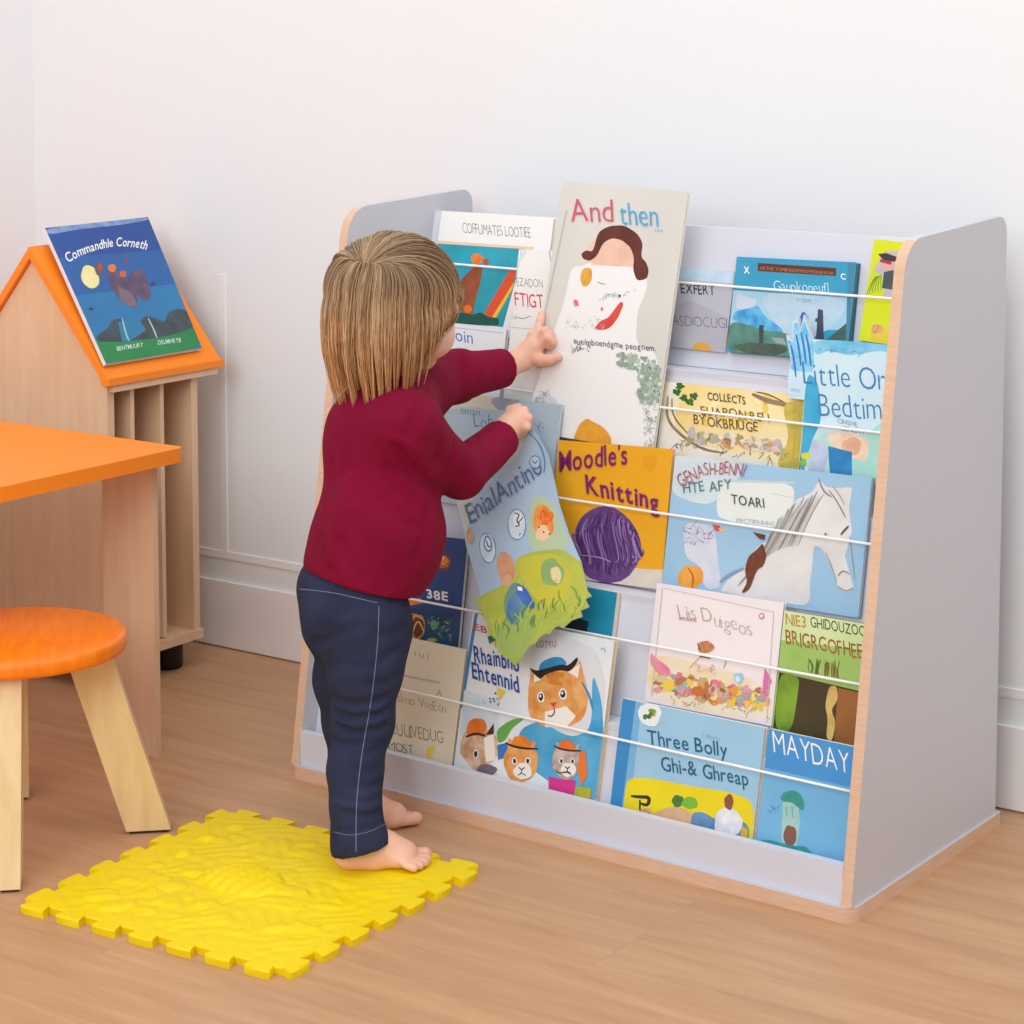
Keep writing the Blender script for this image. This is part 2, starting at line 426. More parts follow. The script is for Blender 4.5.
# ------------------------------------------------------------------ books on the rack
WHT, CRM, BLK = ink('F4F3F1'), ink('EFE6D2','E6DAC2',30), ink('262626')
RED, BLU, GRN, ORG = ink('CC3A44'), ink('2F6FA8'), ink('3F7F5A'), ink('E87020','F09030')
GREY, PINK, YEL, BRN = ink('9A9C9C'), ink('E58CA0'), ink('F2CC3C','E8B82C'), ink('5E2E1E','3C1C14')
SKI = ink('EFC9B2','E8BBA4')
GSM = 'picture books on the display rack'

# -- tier one
b = tierbook(1, [(443,212),(555,217),(538,338),(425,331)], ink('F3F2EF'), .008)
b.poly([(430,240),(534,247),(533,250),(430,243)], ink('F0CDB0'))
b.poly([(430,243),(524,249),(503,327),(430,320)], ink('2FA8BE','1C8E9A',14))
b.poly([(478,262),(484,268),(473,310),(474,316),(460,314),(456,285)], ink('A85A34','93482A'))
b.blob(477,259,6,5.5,ORG); b.blob(486,262,3,3.5,ink('A85A34')); b.blob(468,309,4,4,ORG)
b.poly([(511,268),(516,270),(514,284),(494,318),(483,315),(494,297)], ink('E4502A'))
b.poly([(514,282),(513,288),(496,318),(492,317)], ink('F4C428'))
b.poly([(430,316),(462,312),(472,315),(481,312),(488,317),(499,318),(499,327),(430,321)], ink('0E5048','14604A'))
b.text('COFFUMATES LOOTIEE', (463,233), (531,238), 11, ink('5E9A84','3C5A50'), -.018, .03)
b.build('white book with thin green capitals and a teal picture, top left of the rack')

b = tierbook(1, [(676,267),(733,272),(727,353),(663,346)], ink('C6C6D2','B9BBC8',18), .006)
b.poly([(674,267),(733,272),(732,283),(674,279)], ink('C8E0F0','BCD4EA'))
b.poly([(664,310),(690,300),(729,318),(727,353),(663,346)], ink('BDB9C2','B0B0BA',20))
b.text('EXFERT', (681,293), (715,295), 10, ink('3A3020'), .012, .03)
b.text('ASDIOCUGI', (672,325), (727,329), 11, ink('51648C','7884A0'), -.015, .05)
b.poly([(692,350),(694,344),(702,342),(710,346),(712,352)], ink('DFA43C'))
b.build('grey picture book with dark capitals standing right of the tall pale book')

b = tierbook(1, [(737,255),(855,264),(848,361),(727,352)], ink('3AA0C4','2E94BA',8), .012, edge=ink('2E6E8A'), page=ink('3A7A92'))
b.poly([(733,290),(856,298),(851,330),(728,330)], ink('A8D2E8','9CC8E0',10))
b.poly([(757,291),(850,298),(838,322),(815,338),(790,340),(772,320)], ink('BDD6E6','B0CEE2'))
b.poly([(737,293),(757,300),(752,312),(736,308)], ink('C8D6E4'))
b.poly([(728,322),(752,322),(775,332),(792,334),(790,361),(727,354)], ink('5E9080','4A7A70'))
b.poly([(735,311),(750,308),(758,305),(764,316),(786,331),(770,332),(745,324),(732,320)], ink('2F94D0','6CC0E8',90))
b.poly([(759,325),(764,325),(763,345),(759,345)], ink('3C4650'))
b.poly([(731,346),(750,342),(786,345),(788,352),(770,357),(745,353)], ink('3E5048','4C6454'))
b.poly([(772,338),(783,338),(787,345),(776,343)], ink('93A4A8'))
b.poly([(818,309),(823,310),(824,340),(816,340)], ink('40485A')); b.blob(818,320,3,2,ink('40485A'))
b.poly([(826,340),(848,322),(850,342),(848,345),(820,345)], ink('4C7068','3C5C54'))
b.poly([(848,262),(855,264),(849,342),(846,342)], ink('3E86A4'))
b.poly([(758,263),(836,268),(836,276),(758,271)], ink('5C2A1E'))
b.text('ARTHE YUMBHDDIONOWONEWAR', (760,269.5), (834,275), 3.4, ink('C07848'), 0, .02)
b.text('X', (744,273), (750,273.5), 7, WHT, .02, .02); b.text('C', (841,279), (846,279.5), 6, WHT, .02, .02)
b.text('Gaupkoneufl', (774,291), (829,293), 11, ink('D6E8F0'), -.012, .04)
b.text('TOEMP', (796,302), (812,303), 4, ink('8EB0C4'), 0, .04)
b.blob(804,322,4.5,10,ink('3A6CB8')); b.blob(804,316,2.2,4,ink('5A5C9A'))
b.build('turquoise hardback with a blue tree, brown title strip and white script, tier one')

b = tierbook(1, [(876,240),(925,244),(907,346),(857,341)], ink('DCE40C','D0DA06',6), .006)
b.poly([(884,252),(902,250),(900,300),(866,292),(872,272)], ink('C8B8BC','BBAFB6'))
b.poly([(864,292),(874,270),(882,276),(884,294),(878,298)], ink('C8D818'))
b.poly([(884,272),(893,270),(902,278),(898,291),(882,288)], ink('48545C','384048'))
b.blob(888,264,6,6,ink('E8A894')); b.poly([(878,254),(886,253),(900,258),(900,262),(884,261)], ink('3A2E34')); b.poly([(880,259),(892,262),(891,265),(880,262)], ink('B03448'))
b.poly([(872,330),(876,324),(884,326),(894,336),(890,343),(868,340)], ink('E8CC3C')); b.blob(877,329,6,5,ink('E8B070','D89058',200))
for i in range(6): b.stroke([(866+3*i,296-i),(871+2*i,284-2*i),(876+i,276)], .8, ink('6A8A30'))
b.build('bright lime green book with a capped figure, beside the right side panel')

# -- tier two
b = tierbook(2, [(442,323),(504,331),(497,440),(430,432)], ink('EEF1F6'), .006)
b.stroke([(440,326),(503,333)], .8, ink('B8C0CC'), taper=False)
b.text('oin', (456,341), (473,344), 13, ink('3A82C0'), 0, .03)
b.build('white book with blue lettering seen just above the far maroon sleeve')

b = tierbook(2, [(520,248),(600,254),(586,440),(499,432)], ink('EFEFEC'), .004, gap=.010)
b.stroke([(521,250),(509,322),(503,380)], .8, ink('C2C6C6'), taper=False)
b.stroke([(553,232),(549,250),(551,262)], 1, GREY)
b.poly([(517,262),(524,248),(527,252),(519,264)], ink('D6E2EA'))
b.text('EZADON', (517,286), (543,288), 9, ink('7E8C88'), -.012, .03); b.text('FTIGT', (515,306), (544,308), 14, ink('D84A50'), .004, .03)
b.text('Es', (510,319), (517,319), 5, ink('7A8498'), -.01); b.stroke([(517,317),(523,319),(531,316)], .8, ink('7A8498'))
b.stroke([(508,327),(553,331)], .8, ink('C8CCCC'), taper=False)
b.build('narrow white booklet with red capitals between the child\'s hand and the tall pale book')

b = tierbook(2, [(664,380),(806,397),(797,492),(655,470)], ink('F3D88C','F8E8B8',12), .007)
b.poly([(666,384),(676,380),(680,400),(672,425),(700,446),(760,458),(800,470),(800,492),(655,470),(657,430)], ink('F2EEE6','EADFC4',30))
b.stroke([(668,396),(666,420),(684,438),(704,450),(724,453)], 3, ink('8A7050','A08868')); b.stroke([(672,398),(672,416),(690,436)], 1.4, ink('6E5A40'))
for x,y in ((680,386),(684,398),(690,402),(694,396),(677,392)): b.blob(x,y,4,3.4,ink('3F7A34','2C5E2A',200),jit=.3)
b.scatter(700,398,770,425,26,5,[ink('F6DC7C'),ink('F0CC60'),ink('FBEBB0')])
b.stroke([(752,394),(770,402),(786,404),(798,412)], 5, ink('9C8468','7E6A50')); b.stroke([(756,392),(768,394),(784,402)], 1.5, ink('6E5C48'))
b.poly([(782,404),(800,400),(804,398),(797,490),(786,480),(776,462),(790,440)], ink('A8A848','D8BC50',50)); b.stroke([(798,404),(795,440),(791,478)], 2, ink('C8A83C'))
b.scatter(690,432,786,440,60,5,[ink('E8DCC0'),ink('C4B8C4'),ink('D89C60'),ink('B8B49C'),ink('E8C8B0'),ink('A8A060'),ink('F4EAD0')], .12)
b.scatter(672,440,790,446,26,5,[ink('8C7C68'),ink('A09070'),ink('6C6A70')], .14, line=True)
b.text('COLLECTS', (708,400), (746,404), 8, ink('3E4A28'), .012, .06)
b.text('EUAPON REI 1', (702,414), (770,422), 9, ink('7A5A18'), .004, .06); b.text('BYOKBRIUGE', (694,424), (758,432), 10, ink('6E4C14'), .004, .06)
b.build('yellow illustrated wildlife book with brown capitals on tier two')

b = tierbook(2, [(788,377),(791,362),(786,334),(793,341),(792,322),(798,318),(800,332),(804,314),(808,328),(812,339),(905,346),(891,487),(800,472),(806,424),(805,400),(788,398)], ink('BEE0EE','D4E8F0',8), .007, gap=.0095, free=True)
b.poly([(790,370),(792,362),(787,338),(794,344),(793,324),(798,322),(800,336),(804,318),(808,332),(814,342),(814,372),(806,372)], ink('5CB8E4','A8D8F0',60))
for x_, y_ in ((791,345),(796,334),(801,332),(806,334)): b.stroke([(x_,y_),(x_+3,y_+14),(x_+5,y_+32)], 2.2, ink('2C7CC0'))
b.poly([(812,338),(905,346),(904,356),(880,350),(850,356),(830,350),(815,356)], ink('8CCDE8','5CB4DC',40))
b.poly([(806,372),(818,380),(822,420),(812,440),(804,472),(800,472)], ink('48B4DC','2E9CCC',30))
b.poly([(818,430),(862,438),(884,420),(898,425),(891,487),(800,472)], ink('BCE4D8','A8DCD0',10))
b.poly([(826,432),(850,432),(870,440),(868,455),(866,462),(852,458),(830,445)], ink('E8C4AC','F4DCC8',60)); b.blob(852,446,10,9,ink('F0C8AC','DCA888'))
b.poly([(828,446),(852,452),(852,476),(830,474)], ink('2E8CC8','1E78B4')); b.poly([(812,440),(824,440),(829,452),(824,473),(808,472)], ink('C8D0E4','B0BCD8'))
b.blob(806,456,5,3.5,ink('D8D840')); b.blob(803,463,4,3,ink('88B848'))
b.scatter(818,348,865,350,26,2.5,[ink('3CA4D4'),ink('78C4E0'),ink('2C84BC')], .08, line=True)
b.text('Little Or', (804,384), (886,391), 24, ink('2A78B0','3888BC'), -.012, .02); b.text('Bedtime', (820,416), (893,421), 24, ink('2A78B0','3888BC'), -.012, .02)
b.text('CINSIVE', (838,423), (858,427), 5, ink('7A7880'), -.01, .06); b.text('SENOCI', (842,431), (864,434), 5, ink('7A7880'), -.01, .06)
b.poly([(790,378),(803,379),(802,396),(789,395)], ink('C8E0F2')); b.text('win', (791,392), (800,393), 6, ink('5C94C4'), -.01)
b.build('pale blue bedtime story book standing against the right side panel on tier two')

# the tall pale book the child is pulling
zt = ZT[2]; NT = (SB*-1+Vector((0,0,.19))).normalized()
b = Book(S(.4, board(2,.43)-.024, .43), NT, [(567,183),(687,190),(654,452),(522,431)], ink('DCDAD2','D5D3CB',8), .006, edge=ink('E8E6E0'), name='tall_picture_book')
b.poly([(571,266),(586,267),(590,265),(640,267),(648,280),(645,295),(637,312),(636,345),(655,350),(662,385),(652,462),(518,440),(537,385),(556,325),(565,300)], ink('F1F1F0'))
b.poly([(584,255),(592,240),(612,236),(634,246),(637,266),(596,264),(584,261)], SKI)
b.poly([(592,264),(598,238),(620,237),(634,252),(636,267),(612,266)], SKI)
b.poly([(593,252),(598,232),(609,226),(624,225),(637,233),(643,243),(641,257),(646,262),(649,270),(647,279),(637,281),(633,270),(634,258),(631,248),(622,240),(612,238),(603,243),(597,256),(590,261),(583,259),(581,254),(586,250)], ink('6A3226','58281E'))
b.poly([(576,268),(592,262),(590,268),(578,280)], ink('F0F0EE'))
b.poly([(583,268),(592,268),(592,280),(587,287),(582,286),(580,277)], ink('E8B040','D89830')); b.stroke([(597,282),(602,284),(606,284)], 1, GREY)
b.poly([(593,330),(600,321),(608,318),(614,310),(621,301),(624,304),(618,318),(612,326),(606,330)], ink('D6463C','E0584C'))
b.blob(576,303,2.5,3.5,ink('E89078')); b.stroke([(574,300),(579,306)], 1, RED); b.blob(602,309,1.4,2,ink('D87888'))
b.scatter(600,296,636,300,34,2.4,[ink('B8BCBC'),ink('C8CACA'),ink('A4A8AA')], -.2, line=True)
b.scatter(566,318,606,330,30,2.4,[ink('C4C8C8'),ink('B4B8B8')], 0, line=True); b.blob(620,296,1,1.4,BLK)
b.text('eueimboendgme peogoem.', (574,344), (656,351), 6.5, ink('44505C'), .004, .06); b.scatter(572,346,590,352,26,2.6,[ink('6A7478'),ink('8A9494')], 0, line=True)
b.scatter(618,352,658,366,90,2.2,[ink('A8BCA4'),ink('BCCCB8'),ink('8CA890'),ink('98A8A0')], .2)
b.scatter(638,370,660,402,120,2.4,[ink('A8BCA4'),ink('B4C4B0'),ink('8CA890'),ink('9CACA8')], 0); b.scatter(644,400,658,448,70,3,[ink('A0A8A8'),ink('B8C4BC'),ink('8C9894')], 0, line=True)
b.poly([(540,395),(556,398),(562,420),(548,440),(524,438)], ink('E0E4E6','C8D0D4',40)); b.scatter(534,392,552,412,24,4,[ink('A8B0B4'),ink('90A09C'),ink('C0C6C8')], 0, line=True)
b.stroke([(567,210),(548,300),(538,350),(527,425)], .8, ink('BFC2C2'), taper=False)
b.poly([(574,439),(580,424),(588,418),(592,421),(604,427),(611,436),(612,446),(574,442)], ink('E8A838','DE9C30'))
b.text('And', (572,222), (614,222), 24, ink('CC5060','D85A68'), -.008, .02); b.text('then', (621,224), (659,227), 24, ink('3AA0D4','4AAEDC'), -.008, .02)
b.text('...', (655,231), (663,232), 12, ink('88BCD8'), 0, .0)
b.build('tall pale book with a brown haired face rising above the rack', None)

# -- tier three
b = tierbook(3, [(437,389),(560,406),(548,520),(425,498)], ink('A9BFCC','B6CAD6',10), .006, gap=.002)
b.poly([(440,391),(470,392),(505,400),(500,412),(470,406),(438,412)], ink('C6CCC4','D8D4BC',20)); b.blob(505,402,14,8,ink('8C94A8','A0A8B4',40)); b.blob(482,396,14,4,ink('D8D0A8'))
b.text('eman', (461,413), (480,416), 8, ink('3E587C'), -.015, .08); b.text('Lob', (475,428), (493,428), 14, ink('3E6CA8'), -.015, .08)
b.build('grey blue book behind the child\'s lower hand, faint pencilled words near its top')

b = tierbook(3, [(557,437),(672,452),(662,590),(549,575)], ink('F2B01E','ECA81C',6), .006, gap=.002)
b.poly([(549,566),(663,576),(662,592),(548,578)], ink('D8D0C8','E0D8CC')); b.poly([(600,566),(664,570),(662,592),(600,586)], ink('E2D6C4','D8CCC0'))
b.blob(650,463,7,8,ink('E8A018'), jit=.2)
b.blob(607,545,33,39,ink('7A5296','68427E',60), rot=-14, jit=.03, n=40)
for i in range(80):
    t = (i/79-.5)*2; c = 607+t*27; w_ = 36*math.sqrt(max(.02,1-t*t))
    a = random.uniform(.55,1); top = 545-w_*a; bot = 545+w_*random.uniform(.5,.95)
    b.stroke([(c-8*random.random()+6, top),(c-4+6*t, 530+random.uniform(-6,6)),(c+4+5*t, 556+random.uniform(-6,6)),(c+9*random.random()+6*t*.5, bot)], random.uniform(.9,1.9), ink(random.choice(['8E68AC','5C3870','A484BC','6E4A88','4E2E64'])))
b.stroke([(580,555),(600,557),(612,562)], 1.4, ink('A88CBC'))
b.text("Moodle's", (560,472), (628,463), 21, ink('8A2468','7C2064'), .013, .035, up=(-.02,-1)); b.text('Knitting', (587,493), (660,511), 19, ink('8A2468','7C2064'), .022, .035)
b.build('orange yellow knitting book with a big purple ball of wool')

b = tierbook(3, [(674,449),(868,484),(861,622),(664,584)], ink('A6CCE6','98C2E0',6), .009, edge=ink('8298B0'))
b.poly([(674,449),(742,461),(740,478),(712,505),(690,502),(670,492)], ink('D8E4E8','C8DCE8',20))
b.poly([(721,480),(795,482),(793,510),(788,530),(719,520),(716,505)], ink('E6EBE6','DEE6E0',12))
b.poly([(722,479),(795,482),(794,484),(722,482)], ink('C8D4D0')); b.stroke([(770,493),(794,498)], .8, ink('C8CCC8'))
b.poly([(683,521),(715,526),(718,560),(722,588),(705,590),(700,565),(685,558)], ink('DCE0EC','CCD4E4',30))
b.scatter(685,526,712,545,40,5,[ink('A8A4C0'),ink('8C88A8'),ink('C4C0D4')], 0, line=True)
b.poly([(677,583),(679,572),(686,565),(700,566),(704,574),(702,584),(690,590)], ink('EE9A34','F4AC4C',60)); b.stroke([(688,568),(694,576),(692,588)], 1.4, ink('A85820'))
b.poly([(712,524),(720,526),(722,531),(716,531)], ink('E04838')); b.poly([(718,528),(728,530),(722,533)], ink('F0B898'))
# horse
HW = ink('E6E3E0','DAD8D8',24)
b.poly([(722,588),(730,578),(745,568),(758,545),(772,540),(782,520),(795,500),(812,493),(820,479),(826,487),(838,488),(853,487),(851,498),(849,510),(852,528),(855,560),(856,582),(851,592),(845,593),(838,588),(835,575),(828,560),(822,548),(814,545),(812,570),(810,606),(790,604),(720,592)], HW)
b.poly([(810,570),(826,556),(835,575),(837,590),(850,595),(861,596),(860,620),(810,612)], ink('A6CCE6','98C2E0',6))
b.poly([(845,556),(853,528),(865,530),(862,600),(855,592)], ink('A6CCE6','98C2E0',6))
MG = [ink('9C9894'),ink('B8B4B0'),ink('7E7A78'),ink('CAC6C2')]
for i in range(34):
    t = i/33; x = 822-50*t; y = 494+40*t*t
    b.stroke([(x+random.uniform(-2,2),y+random.uniform(-3,2)),(x-7,y+14),(x-16-6*t,y+32+8*t),(x-24-10*t,y+52)], random.uniform(.8,1.8), random.choice(MG))
b.stroke([(819,479),(824,492),(832,497)], 1.4, MG[2]); b.stroke([(829,490),(838,502),(846,518)], 1.1, MG[2]); b.stroke([(833,486),(840,495),(845,505)], 1, MG[0])
b.stroke([(841,535),(845,530),(849,526)], 2, ink('54524E')); b.blob(826,534,1.2,1.4,MG[2]); b.stroke([(838,576),(843,570),(850,574)], 1.1, MG[2]); b.stroke([(838,586),(846,592),(853,588)], 1.2, MG[0]); b.stroke([(826,552),(832,566),(837,582)], .9, MG[0]); b.stroke([(850,536),(853,560),(855,580)], .9, MG[0])
b.poly([(745,570),(749,556),(757,550),(763,543),(765,548),(767,556),(764,566),(757,570),(750,590),(741,594),(748,582)], ink('6A3420','7E4228',90))
b.poly([(753,532),(766,535),(765,540),(760,539)], ink('6A3420')); b.stroke([(720,582),(730,574),(745,568)], 3, ink('8CA0B4'))
b.text('GENASH-BENNI', (682,487), (743,477), 13, ink('A84C4C','BC5C54'), -.006, .06, sag=7); b.text('HTE AFY', (684,493), (732,490), 11, ink('4C8070','3A6C64'), -.006, .06)
b.text('TOARI', (732,504), (765,508), 10, ink('4A4C50'), .004, .02); b.text('MPCTIIPIUNNC', (737,522), (776,526), 4.5, ink('A8ACA8'), -.012, .04)
b.build('wide pale blue book with a white pencil drawn horse head')

# -- tier four
b = tierbook(4, [(385,529),(466.5,541),(458,652),(376,639)], ink('274C8A','20407A',8), .008)
b.poly([(380,604),(462,614),(458,652),(376,639)], ink('173A66','1C4C78',30))
b.blob(444,562,7,8,ink('8C3A24')); b.blob(444,562,5,6,ink('E0883C')); b.blob(442,558,2.6,2,ink('F4D49C')); b.stroke([(438,563),(444,568),(449,562)], 1, BLK)
b.text('38E', (427,598), (448,601), 9, WHT, .03, .03)
b.blob(416,627,9,14,ink('C87830','E8B060',90)); b.blob(418,627,6,10,ink('6A3018')); b.stroke([(412,634),(418,618),(424,632)], 1.6, ink('E8B870')); b.poly([(407,600),(420,598),(424,603),(408,606)], ORG)
b.scatter(428,616,452,636,40,3,[ink('3E9C78'),ink('6CBC6C'),ink('2C7C88'),ink('B8D070')], .1, line=True); b.blob(432,640,5,2,ink('A8C458')); b.blob(434,625,3.4,5,ink('58A878'))
b.build('dark blue book with small orange faces behind the child\'s jeans')

b = tierbook(4, [(556,581),(617,593),(608,670),(546,658)], ink('1E92B0','1686A6',8), .009, gap=.002, edge=ink('D8CEB4'))
b.poly([(560,622),(572,615),(589,622),(586,634),(566,632)], ink('1A2A34')); b.poly([(566,634),(608,643),(606,660),(560,650)], ink('78B8D0'))
b.build('plain teal blue book half covered by the loose grassy picture sheet')

b = tierbook(4, [(656,580),(782,606),(773,728),(646,700)], ink('F0E6EA'), .006)
b.poly([(663,587),(775,611),(768,722),(652,697)], ink('F4ECEC','F0E6E8',10))
b.poly([(648,656),(670,655),(700,664),(735,672),(773,690),(770,724),(646,700)], ink('F0DCB8','F4E8D0',30))
PL = [ink(c) for c in ('F2C84C','E89C4C','E87898','C8B070','D8C8A0','9CB8B0','C07848','F4DC90','B89CA8','E8A0A8')]
b.scatter(652,672,768,690,110,5,PL,.16); b.scatter(652,682,768,698,60,4,[ink('8A7A5A'),ink('A08C64'),ink('B87050')],.16,line=True); b.scatter(700,684,765,700,50,4,PL,.12)
b.poly([(651,652),(656,658),(670,668),(671,676),(658,674),(650,662)], ink('E87896','F098AC')); b.poly([(765,668),(770,676),(772,682),(764,694),(763,685)], ink('D878A8'))
b.blob(739,678,5,5.5,ink('A8CCEC')); b.blob(738,679,2.4,3,ink('D8ECF8')); b.blob(698,691,6,5,ink('C8743C')); b.blob(669,685,6,6,ink('F4D050')); b.scatter(696,664,716,674,18,3.2,[ink('A8C0D8'),ink('E87888'),ink('C8A8D0')],0,line=True)
b.blob(706,647,8,6,ink('B86840','D08C58',200)); b.stroke([(700,656),(711,658)], 2, ink('5C3A30')); b.stroke([(698,643),(700,650)], 1, ink('5C3A30')); b.stroke([(700,657),(690,668)], 1, ink('E8B060')); b.stroke([(727,660),(724,668)], 1, GREY)
b.stroke([(664,588),(774,612)], .7, ink('CCC0C4'), taper=False); b.stroke([(663,588),(652,696)], .7, ink('CCC0C4'), taper=False); b.stroke([(774,612),(767,722)], .7, ink('CCC0C4'), taper=False)
b.text('Liis Duigeos', (680,616), (753,636), 15, ink('BCA890','A89080'), -.022, .09)
for pts in () and ([(683,605),(680,615),(684,618),(690,614)],[(690,612),(700,612),(694,618),(702,620)],[(709,608),(716,605),(720,610),(714,618),(722,622),(728,618)],[(728,616),(736,614),(734,624),(742,622)],[(738,618),(748,620),(742,630),(748,634)],[(736,626),(742,634),(738,636)]): b.stroke(pts, 1.1, ink('B4A48C','A08C7C'))
b.text('WUSUNS', (679,620), (697,622), 3, ink('B86870'), 0, .03); b.blob(762,616,2.6,3,ink('D07890')); b.blob(762,616,1.5,1.8,ink('F4ECEC'))
b.build('cream white book with fine script and a meadow of small flowers')

b = tierbook(4, [(783,609),(872,626),(862,750),(773,728)], ink('A8C878','94B850',10), .008, edge=ink('4A4A2A'))
b.poly([(783,609),(866,624),(865,650),(781,640)], ink('D8E4B0','C4DC90',10))
b.poly([(779,672),(864,692),(860,750),(773,728)], ink('4A3A1C','38300F',10))
b.poly([(779,672),(800,676),(797,700),(793,724),(788,732),(774,728)], ink('86A82C','5E8420',26)); b.poly([(838,688),(866,694),(862,750),(834,742)], ink('A86C34','8C5424',12)); b.poly([(829,686),(837,686),(838,700),(831,710),(836,722),(832,742),(826,738),(828,718),(825,706)], ink('C8A04C','DCC078',60))
b.text('NIE3', (786,624), (806,628), 12, ink('C87C30','B09030'), .006, .04); b.text('GHIDOUZOO', (811,627), (866,637), 11, ink('3C5A34'), .004, .03); b.text('BRIGRGOFHEE', (786,644), (863,659), 15, ink('A8702C','7C5418'), .008, .04)
for i in range(22): x = 808+random.random()*32; b.stroke([(x,672+(x-808)*.22),(x+random.uniform(-2,2),666+(x-808)*.2),(x+random.uniform(-3,3),656+random.random()*5+(x-808)*.15)], 1.1, ink(random.choice(['7C5C20','4C6820','98701C'])))
b.build('green and brown forest book right beside the side panel, tier four')

# -- tier five
b = tierbook(5, [(386,634),(467,650),(449,778),(366,762)], ink('EFE5D0','E8DCC4',8), .010, page=ink('E4D6BC','D4C2A4',300))
b.text('I U I .', (415,656), (433,661), 5, ink('8C8474'), -.01, .04); b.text('Connolonyooloonn', (400,676), (440,684), 3.5, ink('7C766C'), 0, .05); b.text('A', (437,695), (442,696), 6, ink('7C766C'), -.01)
b.text('slmo VusEcn', (398,702), (446,713), 10, ink('7A766C','948C80'), -.018, .06); b.text('EUUIVEDUG', (393,734), (443,744), 13, ink('6A665E','857E74'), -.015, .06); b.text('IMOST', (387,749), (414,754), 9, ink('6A665E'), -.012, .06)
b.poly([(427,748),(434,745),(435,750),(430,759),(426,757)], ink('F0D460')); b.blob(411,737,1.3,1.3,GREY)
b.build('cream book with pencilled words standing low beside the child\'s knee')

b = tierbook(5, [(475,612),(613,642),(595,812),(450,780)], ink('ECEEF0','E0E8EE',10), .009, edge=ink('E0D0B4'), page=ink('E4D6BC','D4C2A4',300))
b.poly([(475,612),(478,613),(463,708),(459,708)], ink('3E86C4')); b.poly([(464,690),(500,700),(498,740),(460,735)], ink('DCE6EE','CADCE8'))
b.poly([(530,650),(540,634),(556,631),(575,640),(598,650),(607,690),(598,740),(560,735),(530,700)], ink('E4E2E4','D8DEE6',20))
b.poly([(592,670),(602,700),(604,740),(596,810),(560,790),(520,760),(518,730),(540,720),(570,738),(592,730)], ink('3C9CD0','64B8E0',24)); b.poly([(496,730),(512,719),(526,718),(512,728),(506,740),(498,744)], ink('6CAC50')); b.poly([(497,745),(510,742),(512,756),(498,760)], ink('3C78C4'))
FUR, FUR2, WC = ink('DC8C3C','F0B878',55), ink('C87428','E8A050',90), ink('F6EEE4')
b.poly([(528,712),(528,690),(531,674),(530,667),(541,673),(555,668),(566,670),(578,664),(580,658),(583,672),(588,690),(588,704),(583,720),(566,728),(545,727),(534,722)], FUR)
b.poly([(534,674),(541,680),(534,682)], WC); b.poly([(568,672),(580,664),(578,678)], WC); b.poly([(545,712),(566,706),(576,716),(566,728),(545,727)], WC); b.poly([(545,672),(566,672),(562,686),(548,684)], FUR2)
b.poly([(538,671),(541,662),(552,657),(562,657),(568,664),(560,668),(548,671)], ink('2E84BC','3C98CC')); b.poly([(528,667),(536,671),(548,668),(562,664),(568,666),(578,656),(578,662),(570,672),(560,670),(546,674),(540,680)], ink('2C2220'))
b.blob(541,697,3.6,5.4,WHT,-5); b.blob(541,697,2.3,3.8,BLK); b.blob(540.5,696,.9,1.6,WHT); b.blob(563,694,4,5.6,WHT,-5); b.blob(563,694,2.5,4,BLK); b.blob(562.5,693,.9,1.6,WHT)
b.poly([(550,703),(557,702),(554,708)], ink('D84838')); b.stroke([(554,708),(555,713),(551,717),(548,715)], 1.3, BLK); b.stroke([(582,682),(590,696),(593,710)], 2.4, ink('3890C4'))
def cat(cx, cy, sc, hat, fur, sl):
    b.blob(cx, cy, 17*sc, 20*sc, fur, jit=.05); b.poly([(cx-13*sc,cy-12*sc),(cx-12*sc,cy-24*sc),(cx-3*sc,cy-17*sc)], fur); b.poly([(cx+13*sc,cy-10*sc),(cx+15*sc,cy-21*sc),(cx+4*sc,cy-16*sc)], fur)
    b.blob(cx+2*sc, cy+9*sc, 9*sc, 8*sc, WC, jit=.06)
    b.poly([(cx-11*sc,cy-15*sc),(cx-6*sc,cy-25*sc),(cx+3*sc,cy-26*sc),(cx+11*sc,cy-18*sc),(cx+10*sc,cy-14*sc)], hat); b.stroke([(cx-15*sc,cy-19*sc),(cx-7*sc,cy-15*sc),(cx+6*sc,cy-13*sc),(cx+17*sc,cy-13*sc)], 2.2*sc, BLK)
    for dx in (-6,7): b.blob(cx+dx*sc, cy-1*sc, 2.6*sc, 3.6*sc, WHT); b.blob(cx+dx*sc, cy-1*sc, 1.5*sc, 2.5*sc, BLK)
    b.stroke([(cx-2*sc,cy+5*sc),(cx+1*sc,cy+8*sc),(cx+4*sc,cy+5*sc)], 1.2, BLK); b.stroke([(cx+1*sc,cy+7*sc),(cx+1*sc,cy+11*sc),(cx-3*sc,cy+13*sc)], 1, BLK); b.stroke([(cx+1*sc,cy+11*sc),(cx+5*sc,cy+13*sc)], 1, BLK)
b.blob(479,748,19,21,ink('C08C64','E4C8AC',70)); b.poly([(466,735),(468,722),(475,718),(484,719),(488,728),(480,736)], ink('E06C20','EC8434')); b.poly([(486,735),(494,723),(494,734)], BRN); b.stroke([(466,737),(476,733),(486,736)], 2.6, ink('3A2A26')); b.blob(476,754,2.6,4.4,WHT); b.blob(476,754,1.8,3.2,BLK); b.blob(487,770,10,6,ink('7C6878')); b.poly([(484,738),(494,734),(496,760),(486,762)], WC)
cat(521, 762, 1.02, ORG, FUR, 0); cat(567, 762, .86, ink('E87028','EC8434'), ink('A89890','D4C4B8',90), 0)
b.poly([(549,776),(560,779),(576,780),(576,797),(549,789)], ink('D8388C')); b.poly([(580,752),(586,750),(588,775),(582,786),(578,770)], ink('E87C3C')); b.poly([(576,786),(592,788),(590,804),(574,798)], ink('98B83C','E8A838',50)); b.stroke([(556,770),(560,774),(566,771),(572,775)], 1.1, BLK)
